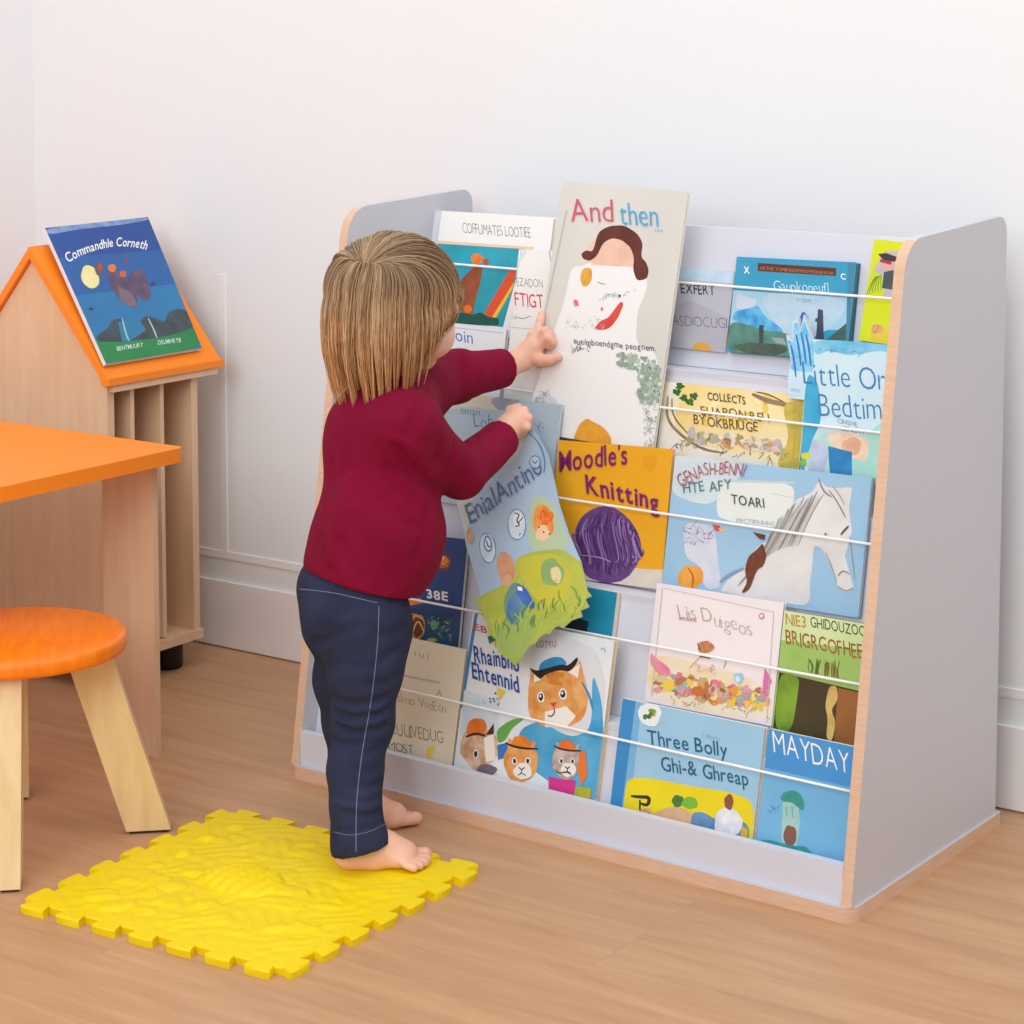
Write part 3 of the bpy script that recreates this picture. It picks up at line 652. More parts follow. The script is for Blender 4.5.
b.text('EBF', (475,630), (494,635), 7, ink('C84C50'), .01, .05); b.poly([(488,637),(493,634),(496,640),(490,644)], ink('2C7C60')); b.poly([(494,641),(500,640),(496,648)], ink('E8B83C'))
b.text('Rhainbno', (475,662), (520,671), 17, ink('2A4C9C'), .016, .04); b.text('Ehtennid', (473,678), (520,692), 17, ink('2A4C9C'), .016, .04)
b.text('LOTYU', (537,648), (557,647), 7, ink('B06C70'), -.006, .06); b.poly([(497,687),(506,691),(500,701)], ink('F0CC50')); b.scatter(482,690,500,703,12,1,[BLK,BRN],.2); b.stroke([(601,650),(604,647),(606,653)], .8, GREY)
b.build('large book of painted cats wearing blue and orange caps, lowest tier')

b = tierbook(5, [(623,697),(764,729),(752,853),(608,820)], ink('A4CCE4','98C4E0',8), .007, edge=ink('E8E8E8'))
b.poly([(623,697),(639,701),(625,824),(608,820)], ink('3C8ECC','3484C4',10)); b.poly([(636,700),(642,702),(628,824),(620,822)], ink('7CB4DC'))
b.poly([(626,782),(632,778),(650,778),(690,786),(730,792),(755,802),(752,852),(622,824)], ink('F0DC14','E8D010',10))
b.scatter(640,812,735,818,46,6,[ink('A8B43C'),ink('D8B48C'),ink('C89C70'),ink('7CA030'),ink('E8CC60'),ink('8C6C3C')],.16)
b.poly([(654,812),(672,806),(684,808),(706,824),(712,832),(680,828),(656,820)], ink('E0B890','D4A880')); b.poly([(692,812),(704,812),(716,820),(734,816),(750,826),(748,846),(690,832)], ink('6C98C0','5484B0',40)); b.poly([(716,812),(728,806),(738,812),(744,822),(738,836),(714,834)], ink('F0F0F0','D8D8E8',90))
b.blob(729,802,4.5,8,ink('8C5440')); b.stroke([(631,796),(640,797),(650,797),(648,806),(640,803)], 3.6, ink('302C20')); b.stroke([(640,800),(640,810)], 2, ink('302C20')); b.blob(678,801,6,6,ink('3C7430','4C8C3C')); b.blob(690,803,8,6,ink('78B838'))
b.poly([(742,826),(748,830),(746,846),(740,842)], ink('D8B420'))
b.blob(650,714,11.5,12,ink('E8F0F0')); b.scatter(645,710,655,718,14,2.4,[ink('7CA048'),ink('C8B04C'),ink('4C7C60')],0); 
b.text('Three Bolly', (648,744), (728,757), 15, ink('1F6080'), .006, .012); b.text('Ghi-& Ghreap', (662,770), (749,786), 15, ink('1F6080'), .006, .02)
b.text('UIBN', (703,737), (720,741), 4, ink('88B4CC'), -.01)
b.build('blue and yellow book with teal lettering and a round white badge')

b = tierbook(5, [(769,728),(866,750),(853,878),(755,854)], ink('78B8DE','68ACD8',8), .007, edge=ink('DCE4EA'))
b.poly([(769,728),(866,750),(862,790),(763,767)], ink('4C98D4','408CCC',8))
b.poly([(783,800),(798,802),(800,824),(797,846),(781,842)], ink('A8D0CC','98C4BC')); b.poly([(780,798),(784,792),(793,790),(801,794),(805,804),(803,812),(792,802),(783,802)], ink('2E8C88','3CA090',90)); b.blob(790,836,6.5,11,ink('86584A'))
b.scatter(768,806,780,812,10,3,[ink('4C88A8')],0,line=True)
b.poly([(760,840),(772,840),(790,846),(806,846),(812,854),(826,858),(834,866),(800,860),(758,852)], ink('2C949C','3CA8A0',60)); b.stroke([(786,806),(787,816)], 1, ink('6C9C9C')); b.stroke([(792,806),(793,818)], 1, ink('6C9C9C'))
b.text('MAYDAY', (774,752), (850,774), 23, WHT, -.01, .02)
b.build('bright blue book with large white capitals and a small round tower')

# -- the loose sheet picture the child holds in front of the cords
o_ = S(.3, board(3,.5)-.040, .5); NH = (SB*-1+Vector((0,0,.42))).normalized()
def curl(p): return .010*math.sin(p[0]*14+.6)+.006*math.sin(p[1]*16)
b = Book(o_, NH, [(449,470),(462,445),(486,432),(508,424),(530,425),(540,436),(550,455),(556,480),(561,505),(571,535),(583,562),(586,574),(590,592),(594,597),(588,600),(592,608),(584,612),(586,618),(576,622),(568,630),(562,626),(556,636),(548,636),(542,646),(536,648),(530,658),(522,668),(514,660),(505,655),(502,640),(494,636),(492,622),(484,612),(478,602),(484,596),(474,570),(464,545),(456,515),(448,495)], ink('AFC6DA','A2BCD4',8), .0025, name='loose_picture_cover', curl=curl, free=True)
def S_(f): 
    return f
b.poly([(449,470),(462,447),(480,445),(470,480),(466,520),(462,535),(450,497)], ink('D2D2C4','C4CCCC',30))
b.poly([(486,440),(508,430),(528,436),(515,460),(495,470),(480,462)], ink('C0CCD4','D4D4CC',30))
b.poly([(531,500),(540,496),(556,504),(566,530),(572,545),(566,552),(530,554)], ink('B4C8AC','BCCCA0',20))
b.blob(545,522,10,17,ink('F0A050','E87828',60),-12); b.blob(548,518,7,8,ink('E8641C','F08838',120),jit=.2); b.blob(545,534,7,8,ink('F4CCA0'),jit=.1)
for x,y in ((546,533),(552,535),(541,528)): b.blob(x,y,.8,1,BLK)
b.raw = True; b.poly([(583,562),(586,574),(590,592),(594,597),(588,600),(592,608),(584,612),(586,618),(576,622),(568,630),(562,626),(556,636),(548,636),(542,646),(536,648),(530,658),(522,668),(514,660),(505,655),(502,640),(494,636),(492,622),(484,612),(478,602),(490,594),(505,588),(520,566),(550,556)], ink('B0B84C','9CAC4C',14)); b.raw = False
b.poly([(483,602),(500,592),(516,588),(518,570),(520,558),(540,552),(565,550),(580,560),(586,575),(590,596),(588,606),(572,622),(545,640),(522,662),(506,652),(498,630),(486,612)], ink('BCC04C','A4B44C',14))
b.poly([(486,600),(508,590),(518,604),(515,620),(505,632),(494,622)], ink('A8B448','C4C440',20)); b.poly([(520,560),(560,553),(574,572),(578,596),(560,610),(540,600),(526,580)], ink('CCC43C','BCBC44',20))
b.poly([(500,630),(520,612),(548,622),(540,642),(522,662),(506,652)], ink('8CA868','A8B858',20)); b.poly([(515,585),(524,584),(536,602),(526,628),(514,625),(508,605)], ink('6C9488','7CA07C',30)); b.poly([(514,600),(522,594),(528,612),(520,626),(512,618)], ink('4C78B0','6890B4',40))
b.blob(509,569,9,17,ink('D8A078','CC9068',40),-16,jit=.05); b.blob(511,582,6,6,ink('DCA880')); b.poly([(520,585),(530,588),(541,606),(540,612),(531,608),(522,596)], ink('3A66B4','4C78C0',40)); b.poly([(522,588),(527,589),(528,593),(523,592)], WHT)
b.blob(556,574,11,14,ink('86A86C','98B46C',40),-14); b.blob(560,576,5,8.5,ink('E4D49C'),-14)
for cx,cy,rx,ry,ro in ((518,525,9,15,-6),(488,548,8,15,-14)):
    b.blob(cx,cy,rx+.8,ry+.8,ink('5C84A0'),ro,jit=.02); b.blob(cx,cy,rx,ry,ink('DCE8F2','C4DCEC',40),ro,jit=.02)
b.blob(519,520,5,7,ink('F0F0F4'),jit=.05); b.stroke([(515,513),(521,515),(517,521),(522,526),(516,527)], 1.4, BLK); b.stroke([(524,518),(519,524)], 1.2, BLK)
b.blob(488,544,4.6,9,ink('5C94C4'),-14,jit=.05); b.blob(488,544,3,6.5,ink('E4EEF4'),-14); b.stroke([(486,540),(489,548),(492,546)], 1.4, BLU)
b.blob(468,535,4,8,ink('C09468','D0A880'),-14)
for i in range(46):
    x = 500+i*1.9; y = 640-(x-500)*.34+random.uniform(-16,6); b.stroke([(x,y),(x+random.uniform(-3,3),y-5),(x+random.uniform(-6,6),y-11)], 1, ink(random.choice(['6C9848','BCC848','4C7C50','D0CC60'])))
b.poly([(462,508),(466,503),(472,502),(474,506),(468,509),(467,516),(472,519),(478,512),(481,514),(474,523),(466,521),(461,515)], ink('5478A0')) if False else None
b.text('EnialAntino', (468,524), (546,473), 22, ink('45648E','5474A0'), -.004, .05, up=(-.42,-.9))
b.blob(537,463,6,6.5,ink('5C7CA0'),jit=.05); b.blob(537,463,5,5.5,ink('B4CADC'),jit=.05); b.stroke([(534,461),(537,465),(540,461)], 1.2, BLU)
b.stroke([(528,432),(541,442),(548,460),(546,474)], 1, ink('4C7498')); b.scatter(535,420,545,428,8,2,[ink('2E64A0')],.5,line=True)
b.build('pale blue loose picture cover with a grassy ragged end, held by the child', None)

# ------------------------------------------------------------------ little house bookcase against the wall
HX, HB = -2.391, 2.378                                   # right face and front gable, in the wall's frame
HC = HX-.155                                             # ridge line
hs = tag(empty('house_bookcase', W(HC, HB), WYAW), 'birch bookcase shaped like a little house with an orange roof', 'bookcase')
ev, ap, g = .484, .664, .155
def gable(name, y0, y1):
    bm = bmesh.new(); prism(bm, [(-g,.05),(g,.05),(g,ev),(0,ap),(-g,ev)], 1, y0, y1); return finish(name, bm, [M_birch], hs, bev=.001)
gable('gable_panel', 0, .014); gable('gable_panel', .184, .198)
for sgn in (1, -1):
    th = math.atan2(.678-.490, .146); nx, nz = math.sin(th), math.cos(th)
    bm = bmesh.new()
    a, b_ = (0, ap+.002), (g+.004, ev-.004); t = .011
    prism(bm, [(sgn*a[0],a[1]),(sgn*b_[0],b_[1]),(sgn*(b_[0]+nx*t),b_[1]+nz*t),(0,a[1]+t/nz)], 1, -.008, .245)
    finish('roof_panel', bm, [M_orange], hs, bev=.001)
    box('roof_ledge', (*sorted((sgn*(g-.004), sgn*(g+.014))),-.010,.247,.4815,.492), M_orange, hs, bev=.0015)
    box('ledge_support', (*sorted((sgn*(g-.002), sgn*(g+.010))),.004,.236,.470,.4812), M_birch, hs, bev=.001)
    for yb in (.052, .117): box('divider', (*sorted((sgn*.012, sgn*(g-.003))),yb,yb+.008,.064,.478), M_birch, hs, bev=.0008)
box('back_panel', (-.006,.006,.014,.184,.064,.60), M_birchd, hs, bev=0)
box('bottom_shelf', (-g-.006,g+.006,-.002,.199,.048,.062), M_birch, hs, bev=.001)
for sx in (-1,1):
    for yy in (.035,.165):
        v, f = [], []; tube(v, f, [(sx*.115,yy,.0),(sx*.115,yy,.004),(sx*.115,yy,.044),(sx*.115,yy,.048)], [.021,.024,.024,.020], 24)
        me = pymesh('caster', v, f); smooth(me, 40); link('caster', me, M_black, hs)
NR = (WA*(.678-.490)+Vector((0,0,.146))).normalized()
b = Book(W(HX+.004, HB+.1, ev-.004)+NR*.0195, NR, [(45,228),(148,217),(201,348),(105,364)], ink('2868A4','2C74AE',6), W(0,0), .008) if False else Book(W(HX+.004, HB+.1, ev-.004)+NR*.0195, NR, [(45,228),(148,217),(202,348),(106,364)], ink('2A72A8','2E80B4',6), .007, edge=ink('E4E8F0'), name='story_book', free=True)
b.poly([(45,228),(148,217),(166,262),(62,274)], ink('284C94','28549C',6)); b.poly([(56,258),(162,250),(175,284),(72,296)], ink('2A5CA0','2A66A6',6))
b.poly([(45,228),(148,217),(149,220),(120,225),(80,229),(48,235)], ink('8CA4CC','6C88BC'))  # white sheen on the curved top edge, painted into the cover colour
b.poly([(93,337),(120,342),(160,338),(185,326),(198,322),(203,350),(104,368)], ink('2C8C54','248048',10))
b.poly([(96,336),(108,328),(112,320),(122,318),(128,324),(140,322),(146,315),(160,320),(165,322),(168,312),(180,308),(188,312),(196,322),(190,330),(160,338),(120,342),(98,342)], ink('44545C','384448',40))
b.poly([(118,322),(138,318),(146,330),(130,341),(122,341)], ink('2C7CA4')); b.stroke([(122,318),(126,334),(129,341)], 1.5, ink('A8C0CC')); b.stroke([(148,318),(154,330),(157,338)], 1.4, ink('B8C8D0'))
b.blob(90,277,8.5,12,ink('ECDC8C','F0E4A8',60),-22,jit=.04); b.blob(99,269,4,7,ink('6C5060')); b.blob(100,267,2.6,4,ink('A84C3C'))
b.poly([(108,268),(114,266),(118,272),(128,278),(133,270),(144,270),(147,280),(151,292),(150,300),(144,301),(136,294),(138,306),(132,308),(120,300),(112,290),(109,280)], ink('544660','6C5870',60)); b.poly([(118,286),(130,292),(138,304),(132,308),(120,300)], ink('786878'))
b.blob(112,268,4,4,ink('DC7C34')); b.blob(123,274,3.4,3.4,ink('C8623C')); b.blob(126,261,2,3,ink('7C4C64')); b.blob(153,284,3,2,ink('3C3C84'),-30); b.blob(91,309,2,1.4,ink('2C3450'))
b.text('Commandhle Corneth', (68,263), (146,250), 9, WHT, .012, .02, sag=9)
b.text('BENTMUURY', (117,351), (143,347), 4.5, ink('D4E8D8'), .01, .04); b.text('DSUMHRYB', (158,345), (181,342), 4.5, ink('D4E8D8'), .01, .04)
b.build('blue and green story book on the orange roof of the house bookcase', None)

# ------------------------------------------------------------------ table
TC = onz(185, 447, .44)
tb = tag(empty('childrens_table', TC, WYAW), 'low children\'s table with an orange top and flat birch legs', 'table')
bm = bmesh.new(); prism(bm, rounded([(-.62,-.66),(0,-.66),(0,0),(-.62,0)], .012), 2, .420, .440)
finish('table_top', bm, [M_orange], tb, (0,0,-.44+TC.z*0), bev=.0015)
for x0 in (-.134, -.608):
    for y0 in (-.652, -.028):
        o = box('leg', (x0,x0+.098,y0,y0+.010,0,.420), M_birch, tb, (0,0,-.44), bev=.0015)
# move the table's base point to the floor
for o in tb.children: o.location.z += .44
tb.location.z = 0

# ------------------------------------------------------------------ stool
SC0 = Vector((-.620, 2.712, 0)); fd_ = (Vector((-.595,2.55,0))-SC0); sy = math.atan2(fd_.y, fd_.x)
st = tag(empty('stool', SC0, sy), 'round orange children\'s stool with four splayed pale wooden legs', 'stool')
prof_ = [(0,.240),(.130,.240),(.1355,.242),(.137,.246),(.137,.255),(.1355,.260),(.131,.2620),(0,.2620)]
v, f = [], []; n = 96
for r_, z_ in prof_[1:-1]:
    for k in range(n): v.append((r_*math.cos(2*math.pi*k/n), r_*math.sin(2*math.pi*k/n), z_))
m_ = len(prof_)-2
for i in range(m_-1):
    for k in range(n): f.append((i*n+k, i*n+(k+1)%n, (i+1)*n+(k+1)%n, (i+1)*n+k))
f.append(tuple(range(n))[::-1]); f.append(tuple((m_-1)*n+k for k in range(n)))
me = pymesh('seat', v, f); smooth(me, 50); link('seat', me, M_orange2, st)
for k, (r1, wr) in enumerate(((.162,.050),(.160,.056),(.162,.050),(.162,.050))):
    a = math.pi/2*k+(math.radians(4) if k == 2 else 0); bm = bmesh.new(); r0, z0 = .086, .2405
    wt, wb = wr/2*1.0, wr/2
    vs = []
    for (rc, w2, t2, zz) in ((r0, wt, .0135, z0), (r1, wb, .0125, .004)):
        for dr, dt in ((-w2,-t2),(w2,-t2),(w2,t2),(-w2,t2)): vs.append(bm.verts.new((rc+dr, dt, zz)))
    for q_ in ((0,1,2,3),(7,6,5,4),(0,4,5,1),(1,5,6,2),(2,6,7,3),(3,7,4,0)): bm.faces.new([vs[i] for i in q_])
    o = finish('leg', bm, [M_ltwood], st, bev=.0075, seg=4); o.rotation_euler = (0,0,a)
    bm = bmesh.new(); bmbox(bm, r1-wb+.005, r1+wb-.005, -.010, .010, 0, .0042); p_ = finish('foot_pad', bm, [mat('dark_felt', (60,46,38), .8)], o, bev=.001)

# ------------------------------------------------------------------ yellow massage mat
MZ = .010
mc = [onz(u, v_, MZ) for u, v_ in ((20,902),(228,808),(480,866),(283,972))]   # left back right front
cen = sum(mc, Vector())/4; cen.z = 0
ins = [c.copy() for c in mc]
outl = []
def side(p, q, ntab, ph):
    d = (q-p); L = d.length; d.normalize(); nrm = Vector((d.y,-d.x,0))
    if nrm.dot((p+q)/2-cen) < 0: nrm = -nrm
    pitch = L/ntab
    for i in range(ntab):
        s0 = i*pitch
        for s_, o_ in ((.10,0),(.06,.4),(.02,1),(.10,1.15),(.55,1.15),(.66,1),(.62,.4),(.58,0)):
            c = p+d*(s0+pitch*(s_+ph)); outl.append(c+nrm*(.0135*o_-.008))
order = [0,3,2,1]
for i in range(4): side(mc[order[i]], mc[order[(i+1)%4]], 7, .08)
pl = [(p.x-cen.x, p.y-cen.y) for p in outl]
if area2(pl) < 0: pl = pl[::-1]
bm = bmesh.new()
def mring(sc_, z_): return [bm.verts.new((x*sc_, y*sc_, z_)) for x, y in pl]
R0, R1, R2 = mring(.996, .0), mring(1, .008), mring(.992, MZ)
n = len(pl)
for A_, B_ in ((R0,R1),(R1,R2)):
    for i in range(n): bm.faces.new([A_[i],A_[(i+1)%n],B_[(i+1)%n],B_[i]])
bm.faces.new(R0[::-1])
# relief surface inside the toothed rim
G = 170; ic = [(c-cen)*.925 for c in mc]
rb = onz(243, 873, .02)-cen; rdir = (onz(275,888,.02)-onz(210,862,.02)); rdir.z = 0; rdir.normalize(); rper = Vector((-rdir.y,rdir.x,0))
bl = [(random.uniform(.08,.92), random.uniform(.08,.92), random.uniform(.025,.07), random.uniform(.025,.06), random.uniform(0,3.14), random.uniform(.0012,.0042)) for _ in range(70)]
U, V_ = np.meshgrid(np.linspace(0,1,G), np.linspace(0,1,G), indexing='ij')
X = (1-U)*(1-V_)*ic[0].x+U*(1-V_)*ic[1].x+U*V_*ic[2].x+(1-U)*V_*ic[3].x
Y = (1-U)*(1-V_)*ic[0].y+U*(1-V_)*ic[1].y+U*V_*ic[2].y+(1-U)*V_*ic[3].y
Hh = np.zeros_like(U)
for (a, c, r1_, r2_, th_, h_) in bl:
    dx, dy = U-a, V_-c; xx = dx*math.cos(th_)+dy*math.sin(th_); yy = -dx*math.sin(th_)+dy*math.cos(th_)
    q_ = (xx/r1_)**2+(yy/r2_)**2; Hh = np.maximum(Hh, h_*np.sqrt(np.clip(1-q_,0,1)))
Hh += .0008*np.sin(U*61+3*np.sin(V_*17))*np.sin(V_*53+2*np.sin(U*23))
lx = (X-rb.x)*rdir.x+(Y-rb.y)*rdir.y; ly = (X-rb.x)*rper.x+(Y-rb.y)*rper.y
e_ = np.clip(1-(lx/.056)**2-(ly/.042)**2, 0, 1)**.5
rib = (.5+.5*np.cos(lx*2*math.pi/.017+ly*22))**.6*(.95+.05*np.cos(ly*2*math.pi/.012))
Hh = np.where(e_ > 0, np.maximum(Hh*(1-e_), .0)+e_*(.006+.0065*rib), Hh)
# calm area under the child's foot
fh = onz(383, 868, MZ)-cen; dd = ((X-fh.x)/.085)**2+((Y-fh.y)/.045)**2; Hh *= 1-np.exp(-dd**2)
rim = np.minimum(np.minimum(U,1-U),np.minimum(V_,1-V_)); Hh *= np.clip(rim/.03,0,1)
gv = [[bm.verts.new((X[i,j],Y[i,j],MZ+Hh[i,j])) for j in range(G)] for i in range(G)]
for i in range(G-1):
    for j in range(G-1): bm.faces.new([gv[i][j],gv[i][j+1],gv[i+1][j+1],gv[i+1][j]])
# flat band between the toothed edge and the relief
rimv = [gv[0][j] for j in range(G)]+[gv[i][G-1] for i in range(1,G)]+[gv[G-1][j] for j in range(G-2,-1,-1)]+[gv[i][0] for i in range(G-2,0,-1)]
def ring_edges(vs):
    es = []
    for i in range(len(vs)):
        e = bm.edges.get((vs[i], vs[(i+1)%len(vs)])) or bm.edges.new((vs[i], vs[(i+1)%len(vs)])); es.append(e)
    return es
bmesh.ops.triangle_fill(bm, use_beauty=True, use_dissolve=False, edges=ring_edges(R2)+ring_edges(rimv))
bmesh.ops.recalc_face_normals(bm, faces=bm.faces)
me = bpy.data.meshes.new('mat'); bm.to_mesh(me); bm.free(); smooth(me, 35)
mt = link('massage_mat', me, M_yellow, None, cen); tag(mt, 'bright yellow rubber puzzle mat with knobbly relief lying on the floor', 'mat')

# ------------------------------------------------------------------ the child: implicit surfaces turned into meshes
class Field:
    def __init__(s, lo, hi, h):
        s.lo = np.array(lo, np.float32); s.h = h; s.n = np.ceil((np.array(hi)-s.lo)/h).astype(int)+1
        s.D = np.full(s.n, .05, np.float32)
    def sub(s, lo, hi, pad):
        a = np.maximum(np.floor((np.array(lo)-pad-s.lo)/s.h).astype(int), 0); b = np.minimum(np.ceil((np.array(hi)+pad-s.lo)/s.h).astype(int)+1, s.n)
        g = np.meshgrid(*[s.lo[i]+s.h*np.arange(a[i], b[i], dtype=np.float32) for i in range(3)], indexing='ij')
        return tuple(slice(a[i], b[i]) for i in range(3)), g
    def mix(s, sl, d, k):
        D = s.D[sl]
        if k <= 0: s.D[sl] = np.minimum(D, d); return
        h = np.maximum(k-np.abs(D-d), 0)/k; s.D[sl] = np.minimum(D, d)-h*h*k*.25
    def cap(s, a, b, ra, rb, k=.01):                    # tapered limb
        a, b = np.array(a, float), np.array(b, float); pad = max(ra, rb)+k+.006
        sl, (X, Y, Z) = s.sub(np.minimum(a, b), np.maximum(a, b), pad); ba = b-a; L = ba@ba
        t = np.clip(((X-a[0])*ba[0]+(Y-a[1])*ba[1]+(Z-a[2])*ba[2])/L, 0, 1)
        d = np.sqrt((X-a[0]-t*ba[0])**2+(Y-a[1]-t*ba[1])**2+(Z-a[2]-t*ba[2])**2)-(ra+(rb-ra)*t)
        s.mix(sl, d, k)
    def chain(s, pts, rs, k=.01):
        for i in range(len(pts)-1): s.cap(pts[i], pts[i+1], rs[i], rs[i+1], k)
    def ell(s, c, r, ax=None, k=.01):                   # ellipsoid; ax = (x axis, y axis, z axis)
        c = np.array(c, float); pad = k+.006; R = max(r); sl, (X, Y, Z) = s.sub(c-R, c+R, pad)
        ax = ax or ((1,0,0),(0,1,0),(0,0,1)); q = []; q2 = []
        for i in range(3):
            e = np.array(ax[i], float); e /= np.linalg.norm(e); p = (X-c[0])*e[0]+(Y-c[1])*e[1]+(Z-c[2])*e[2]; q.append(p/r[i]); q2.append(p/r[i]**2)
        k0 = np.sqrt(q[0]**2+q[1]**2+q[2]**2); k1 = np.sqrt(q2[0]**2+q2[1]**2+q2[2]**2)+1e-6
        s.mix(sl, k0*(k0-1)/k1, k)
    def cut(s, p, n, lo=None, hi=None):                 # remove everything on the n side of the plane, optionally only inside a box
        n = np.array(n, float); n /= np.linalg.norm(n); p = np.array(p, float)
        if lo is None: lo, hi = s.lo, s.lo+s.h*(s.n-1)
        sl, (X, Y, Z) = s.sub(lo, hi, 0); d = (X-p[0])*n[0]+(Y-p[1])*n[1]+(Z-p[2])*n[2]; s.D[sl] = np.maximum(s.D[sl], d)
    def carve(s, c, r, ax=None, k=.004):
        D = s.D; s.D = -D; s.ell(c, r, ax, k); s.D = -s.D
    def disp(s, fn):                                    # fold the cloth near the surface only
        idx = np.nonzero(np.abs(s.D) < .02); X = s.lo[0]+idx[0]*s.h; Y = s.lo[1]+idx[1]*s.h; Z = s.lo[2]+idx[2]*s.h
        s.D[idx] -= fn(X, Y, Z).astype(np.float32)
    def mesh(s, name, sm=2):
        D = s.D; D[0], D[-1], D[:,0], D[:,-1], D[:,:,0], D[:,:,-1] = (.05,)*6
        I = D < 0; n = D.shape
        C = np.zeros(tuple(x-1 for x in n), np.uint8)
        for i in (0,1):
            for j in (0,1):
                for k in (0,1): C += I[i:n[0]-1+i, j:n[1]-1+j, k:n[2]-1+k]
        act = np.nonzero((C > 0) & (C < 8)); idm = np.full(C.shape, -1, np.int32); N = len(act[0]); idm[act] = np.arange(N)
        acc = np.zeros((N,3)); cnt = np.zeros(N); base = np.stack(act, 1)
        cs = [(i,j,k) for i in (0,1) for j in (0,1) for k in (0,1)]
        for a in cs:
            for ax in range(3):
                if a[ax]: continue
                b = list(a); b[ax] = 1
                da = D[act[0]+a[0], act[1]+a[1], act[2]+a[2]]; db = D[act[0]+b[0], act[1]+b[1], act[2]+b[2]]
                m = (da < 0) != (db < 0); t = np.where(m, da/(da-db+1e-12), 0); p = np.tile(np.array(a, float), (N,1)); p[:,ax] += t
                acc[m] += p[m]; cnt[m] += 1
        V = (base+acc/cnt[:,None])*s.h+s.lo; Fs = []
        for ax in range(3):
            sl0 = [slice(1,-1)]*3; sl0[ax] = slice(0,-1); sl1 = list(sl0); sl1[ax] = slice(1,None)
            A, B = I[tuple(sl0)], I[tuple(sl1)]; e = np.nonzero(A != B); off = [1,1,1]; off[ax] = 0
            p = [e[i]+off[i] for i in range(3)]; u, v = (ax+1)%3, (ax+2)%3
            def cell(du, dv): q = [p[0].copy(), p[1].copy(), p[2].copy()]; q[u] -= du; q[v] -= dv; return idm[q[0], q[1], q[2]]
            Q = np.stack([cell(1,1), cell(0,1), cell(0,0), cell(1,0)], 1); fl_ = ~A[e]; Q[fl_] = Q[fl_][:, ::-1]; Fs.append(Q)
        Fq = np.concatenate(Fs); Fq = Fq[(Fq >= 0).all(1)]
        for _ in range(sm):
            S1 = np.zeros_like(V); c1 = np.zeros(N)
            for i in range(4):
                a, b = Fq[:,i], Fq[:,(i+1)%4]; np.add.at(S1, a, V[b]); np.add.at(c1, a, 1)
                np.add.at(S1, b, V[a]); np.add.at(c1, b, 1)
            V = V*.5+.5*S1/np.maximum(c1,1)[:,None]
        me = bpy.data.meshes.new(name); me.vertices.add(N); me.vertices.foreach_set('co', V.astype(np.float32).ravel())
        me.loops.add(len(Fq)*4); me.loops.foreach_set('vertex_index', Fq.astype(np.int32).ravel())
        me.polygons.add(len(Fq)); me.polygons.foreach_set('loop_start', np.arange(0, len(Fq)*4, 4, dtype=np.int32))
        me.update(calc_edges=True); me.validate(); smooth(me); return me

FW = Vector((.90,.43,0)).normalized(); LT = Vector((-FW.y, FW.x, 0)); UPZ = Vector((0,0,1))      # body: forward, left
HF = Vector((.66,.75,-.16)).normalized(); HL = Vector((-HF.y, HF.x, 0)).normalized(); HU = HF.cross(HL)   # head axes (HL = child's left)
AXB = (FW, LT, UPZ); AXH = (HF, HL, HU)
# joints
hipR, hipL = P(366,622,2.640), P(352,622,2.742)
kneR, kneL = P(360,722,2.640), P(350,722,2.764)
ankR, ankL = P(358,838,2.606), P(362,794,2.742)
pel, belly, chest = P(352,600,2.685), P(379,528,2.690), P(383,452,2.712)
neck = P(394,396,2.722); HC_ = P(397,306,2.735)
shR, elR, wrR = P(405,424,2.655), P(461,474,2.735), P(500,440,2.835)
shL, elL, wrL = P(418,392,2.795), P(458,376,2.865), P(504,368,2.925)
def plane_hit(u, v, o, n, off=0):
    r = ray(u, v); n = Vector(n).normalized(); t = (o+n*off-CAM).dot(n)/r.dot(n); return CAM+r*t
TBO = S(.4, board(2,.43)-.024, .43)
def T(u, v, off=.006): return plane_hit(u, v, TBO, NT, off)            # on the tall book
def Hh_(u, v, off=.006): return plane_hit(u, v, o_, NH, off)           # on the loose cover

M_skin = mat('skin', (240,196,172), .5, (233,176,150), 14, bump=.12, bscale=220, sss=.12, spec=.35)
M_swt = mat('maroon_knit', (134,0,48), .85, (120,0,42), 9, bump=.5, bscale=900, spec=.2)
M_jean = mat('dark_denim', (38,42,66), .85, (50,55,82), 16, bump=.6, bscale=700, spec=.2, lo=.3, hi=.75)
M_stitch = mat('stitch_thread', (128,134,160), .8)


# ---- body
B = Field((-.36,2.50,-.004), (.10,3.06,.80), .0022)
def feet(field, heel, fdir, z0, g=0, side=1):
    f_ = fdir.normalized(); sd = Vector((-f_.y, f_.x, 0))*side                # sd points to the big toe side
    L = .112
    def q(a, b, z): return heel+f_*a+sd*b+Vector((0,0,z0+z))
    field.cap(q(.018,0,.018), q(.026,0,.036), .0175, .0185, .010)
    field.chain([q(.016,0,.0175), q(.045,-.002,.017), q(.078,.002,.014)], [.0175,.0175,.0145], .012)
    field.chain([q(.030,0,.040), q(.055,.004,.026), q(.082,.006,.016)], [.0175,.0160,.0125], .012)
    field.ell(q(.076,.002,.0125), (.018,.0215,.0115), (f_, sd, UPZ), .008)
    field.ell(q(.020,0,.014), (.0195,.018,.014), (f_, sd, UPZ), .008)
    toes = [(.0165,.0085,.113),(.0050,.0064,.1135),(-.0048,.0060,.1105),(-.0138,.0056,.105),(-.0218,.0053,.098)]
    for b_, r_, a_ in toes:
        field.cap(q(.082, b_*.92, .0095), q(a_-r_*.9, b_, r_+.0008), r_*.85, r_, .0015)
nh = onz(337, 871, MZ); nh.z = 0; heelR = nh+Vector((-.001,.012,0))
dirR = Vector((1,.02,0)); feet(B, heelR, dirR, MZ+.0005, side=1)
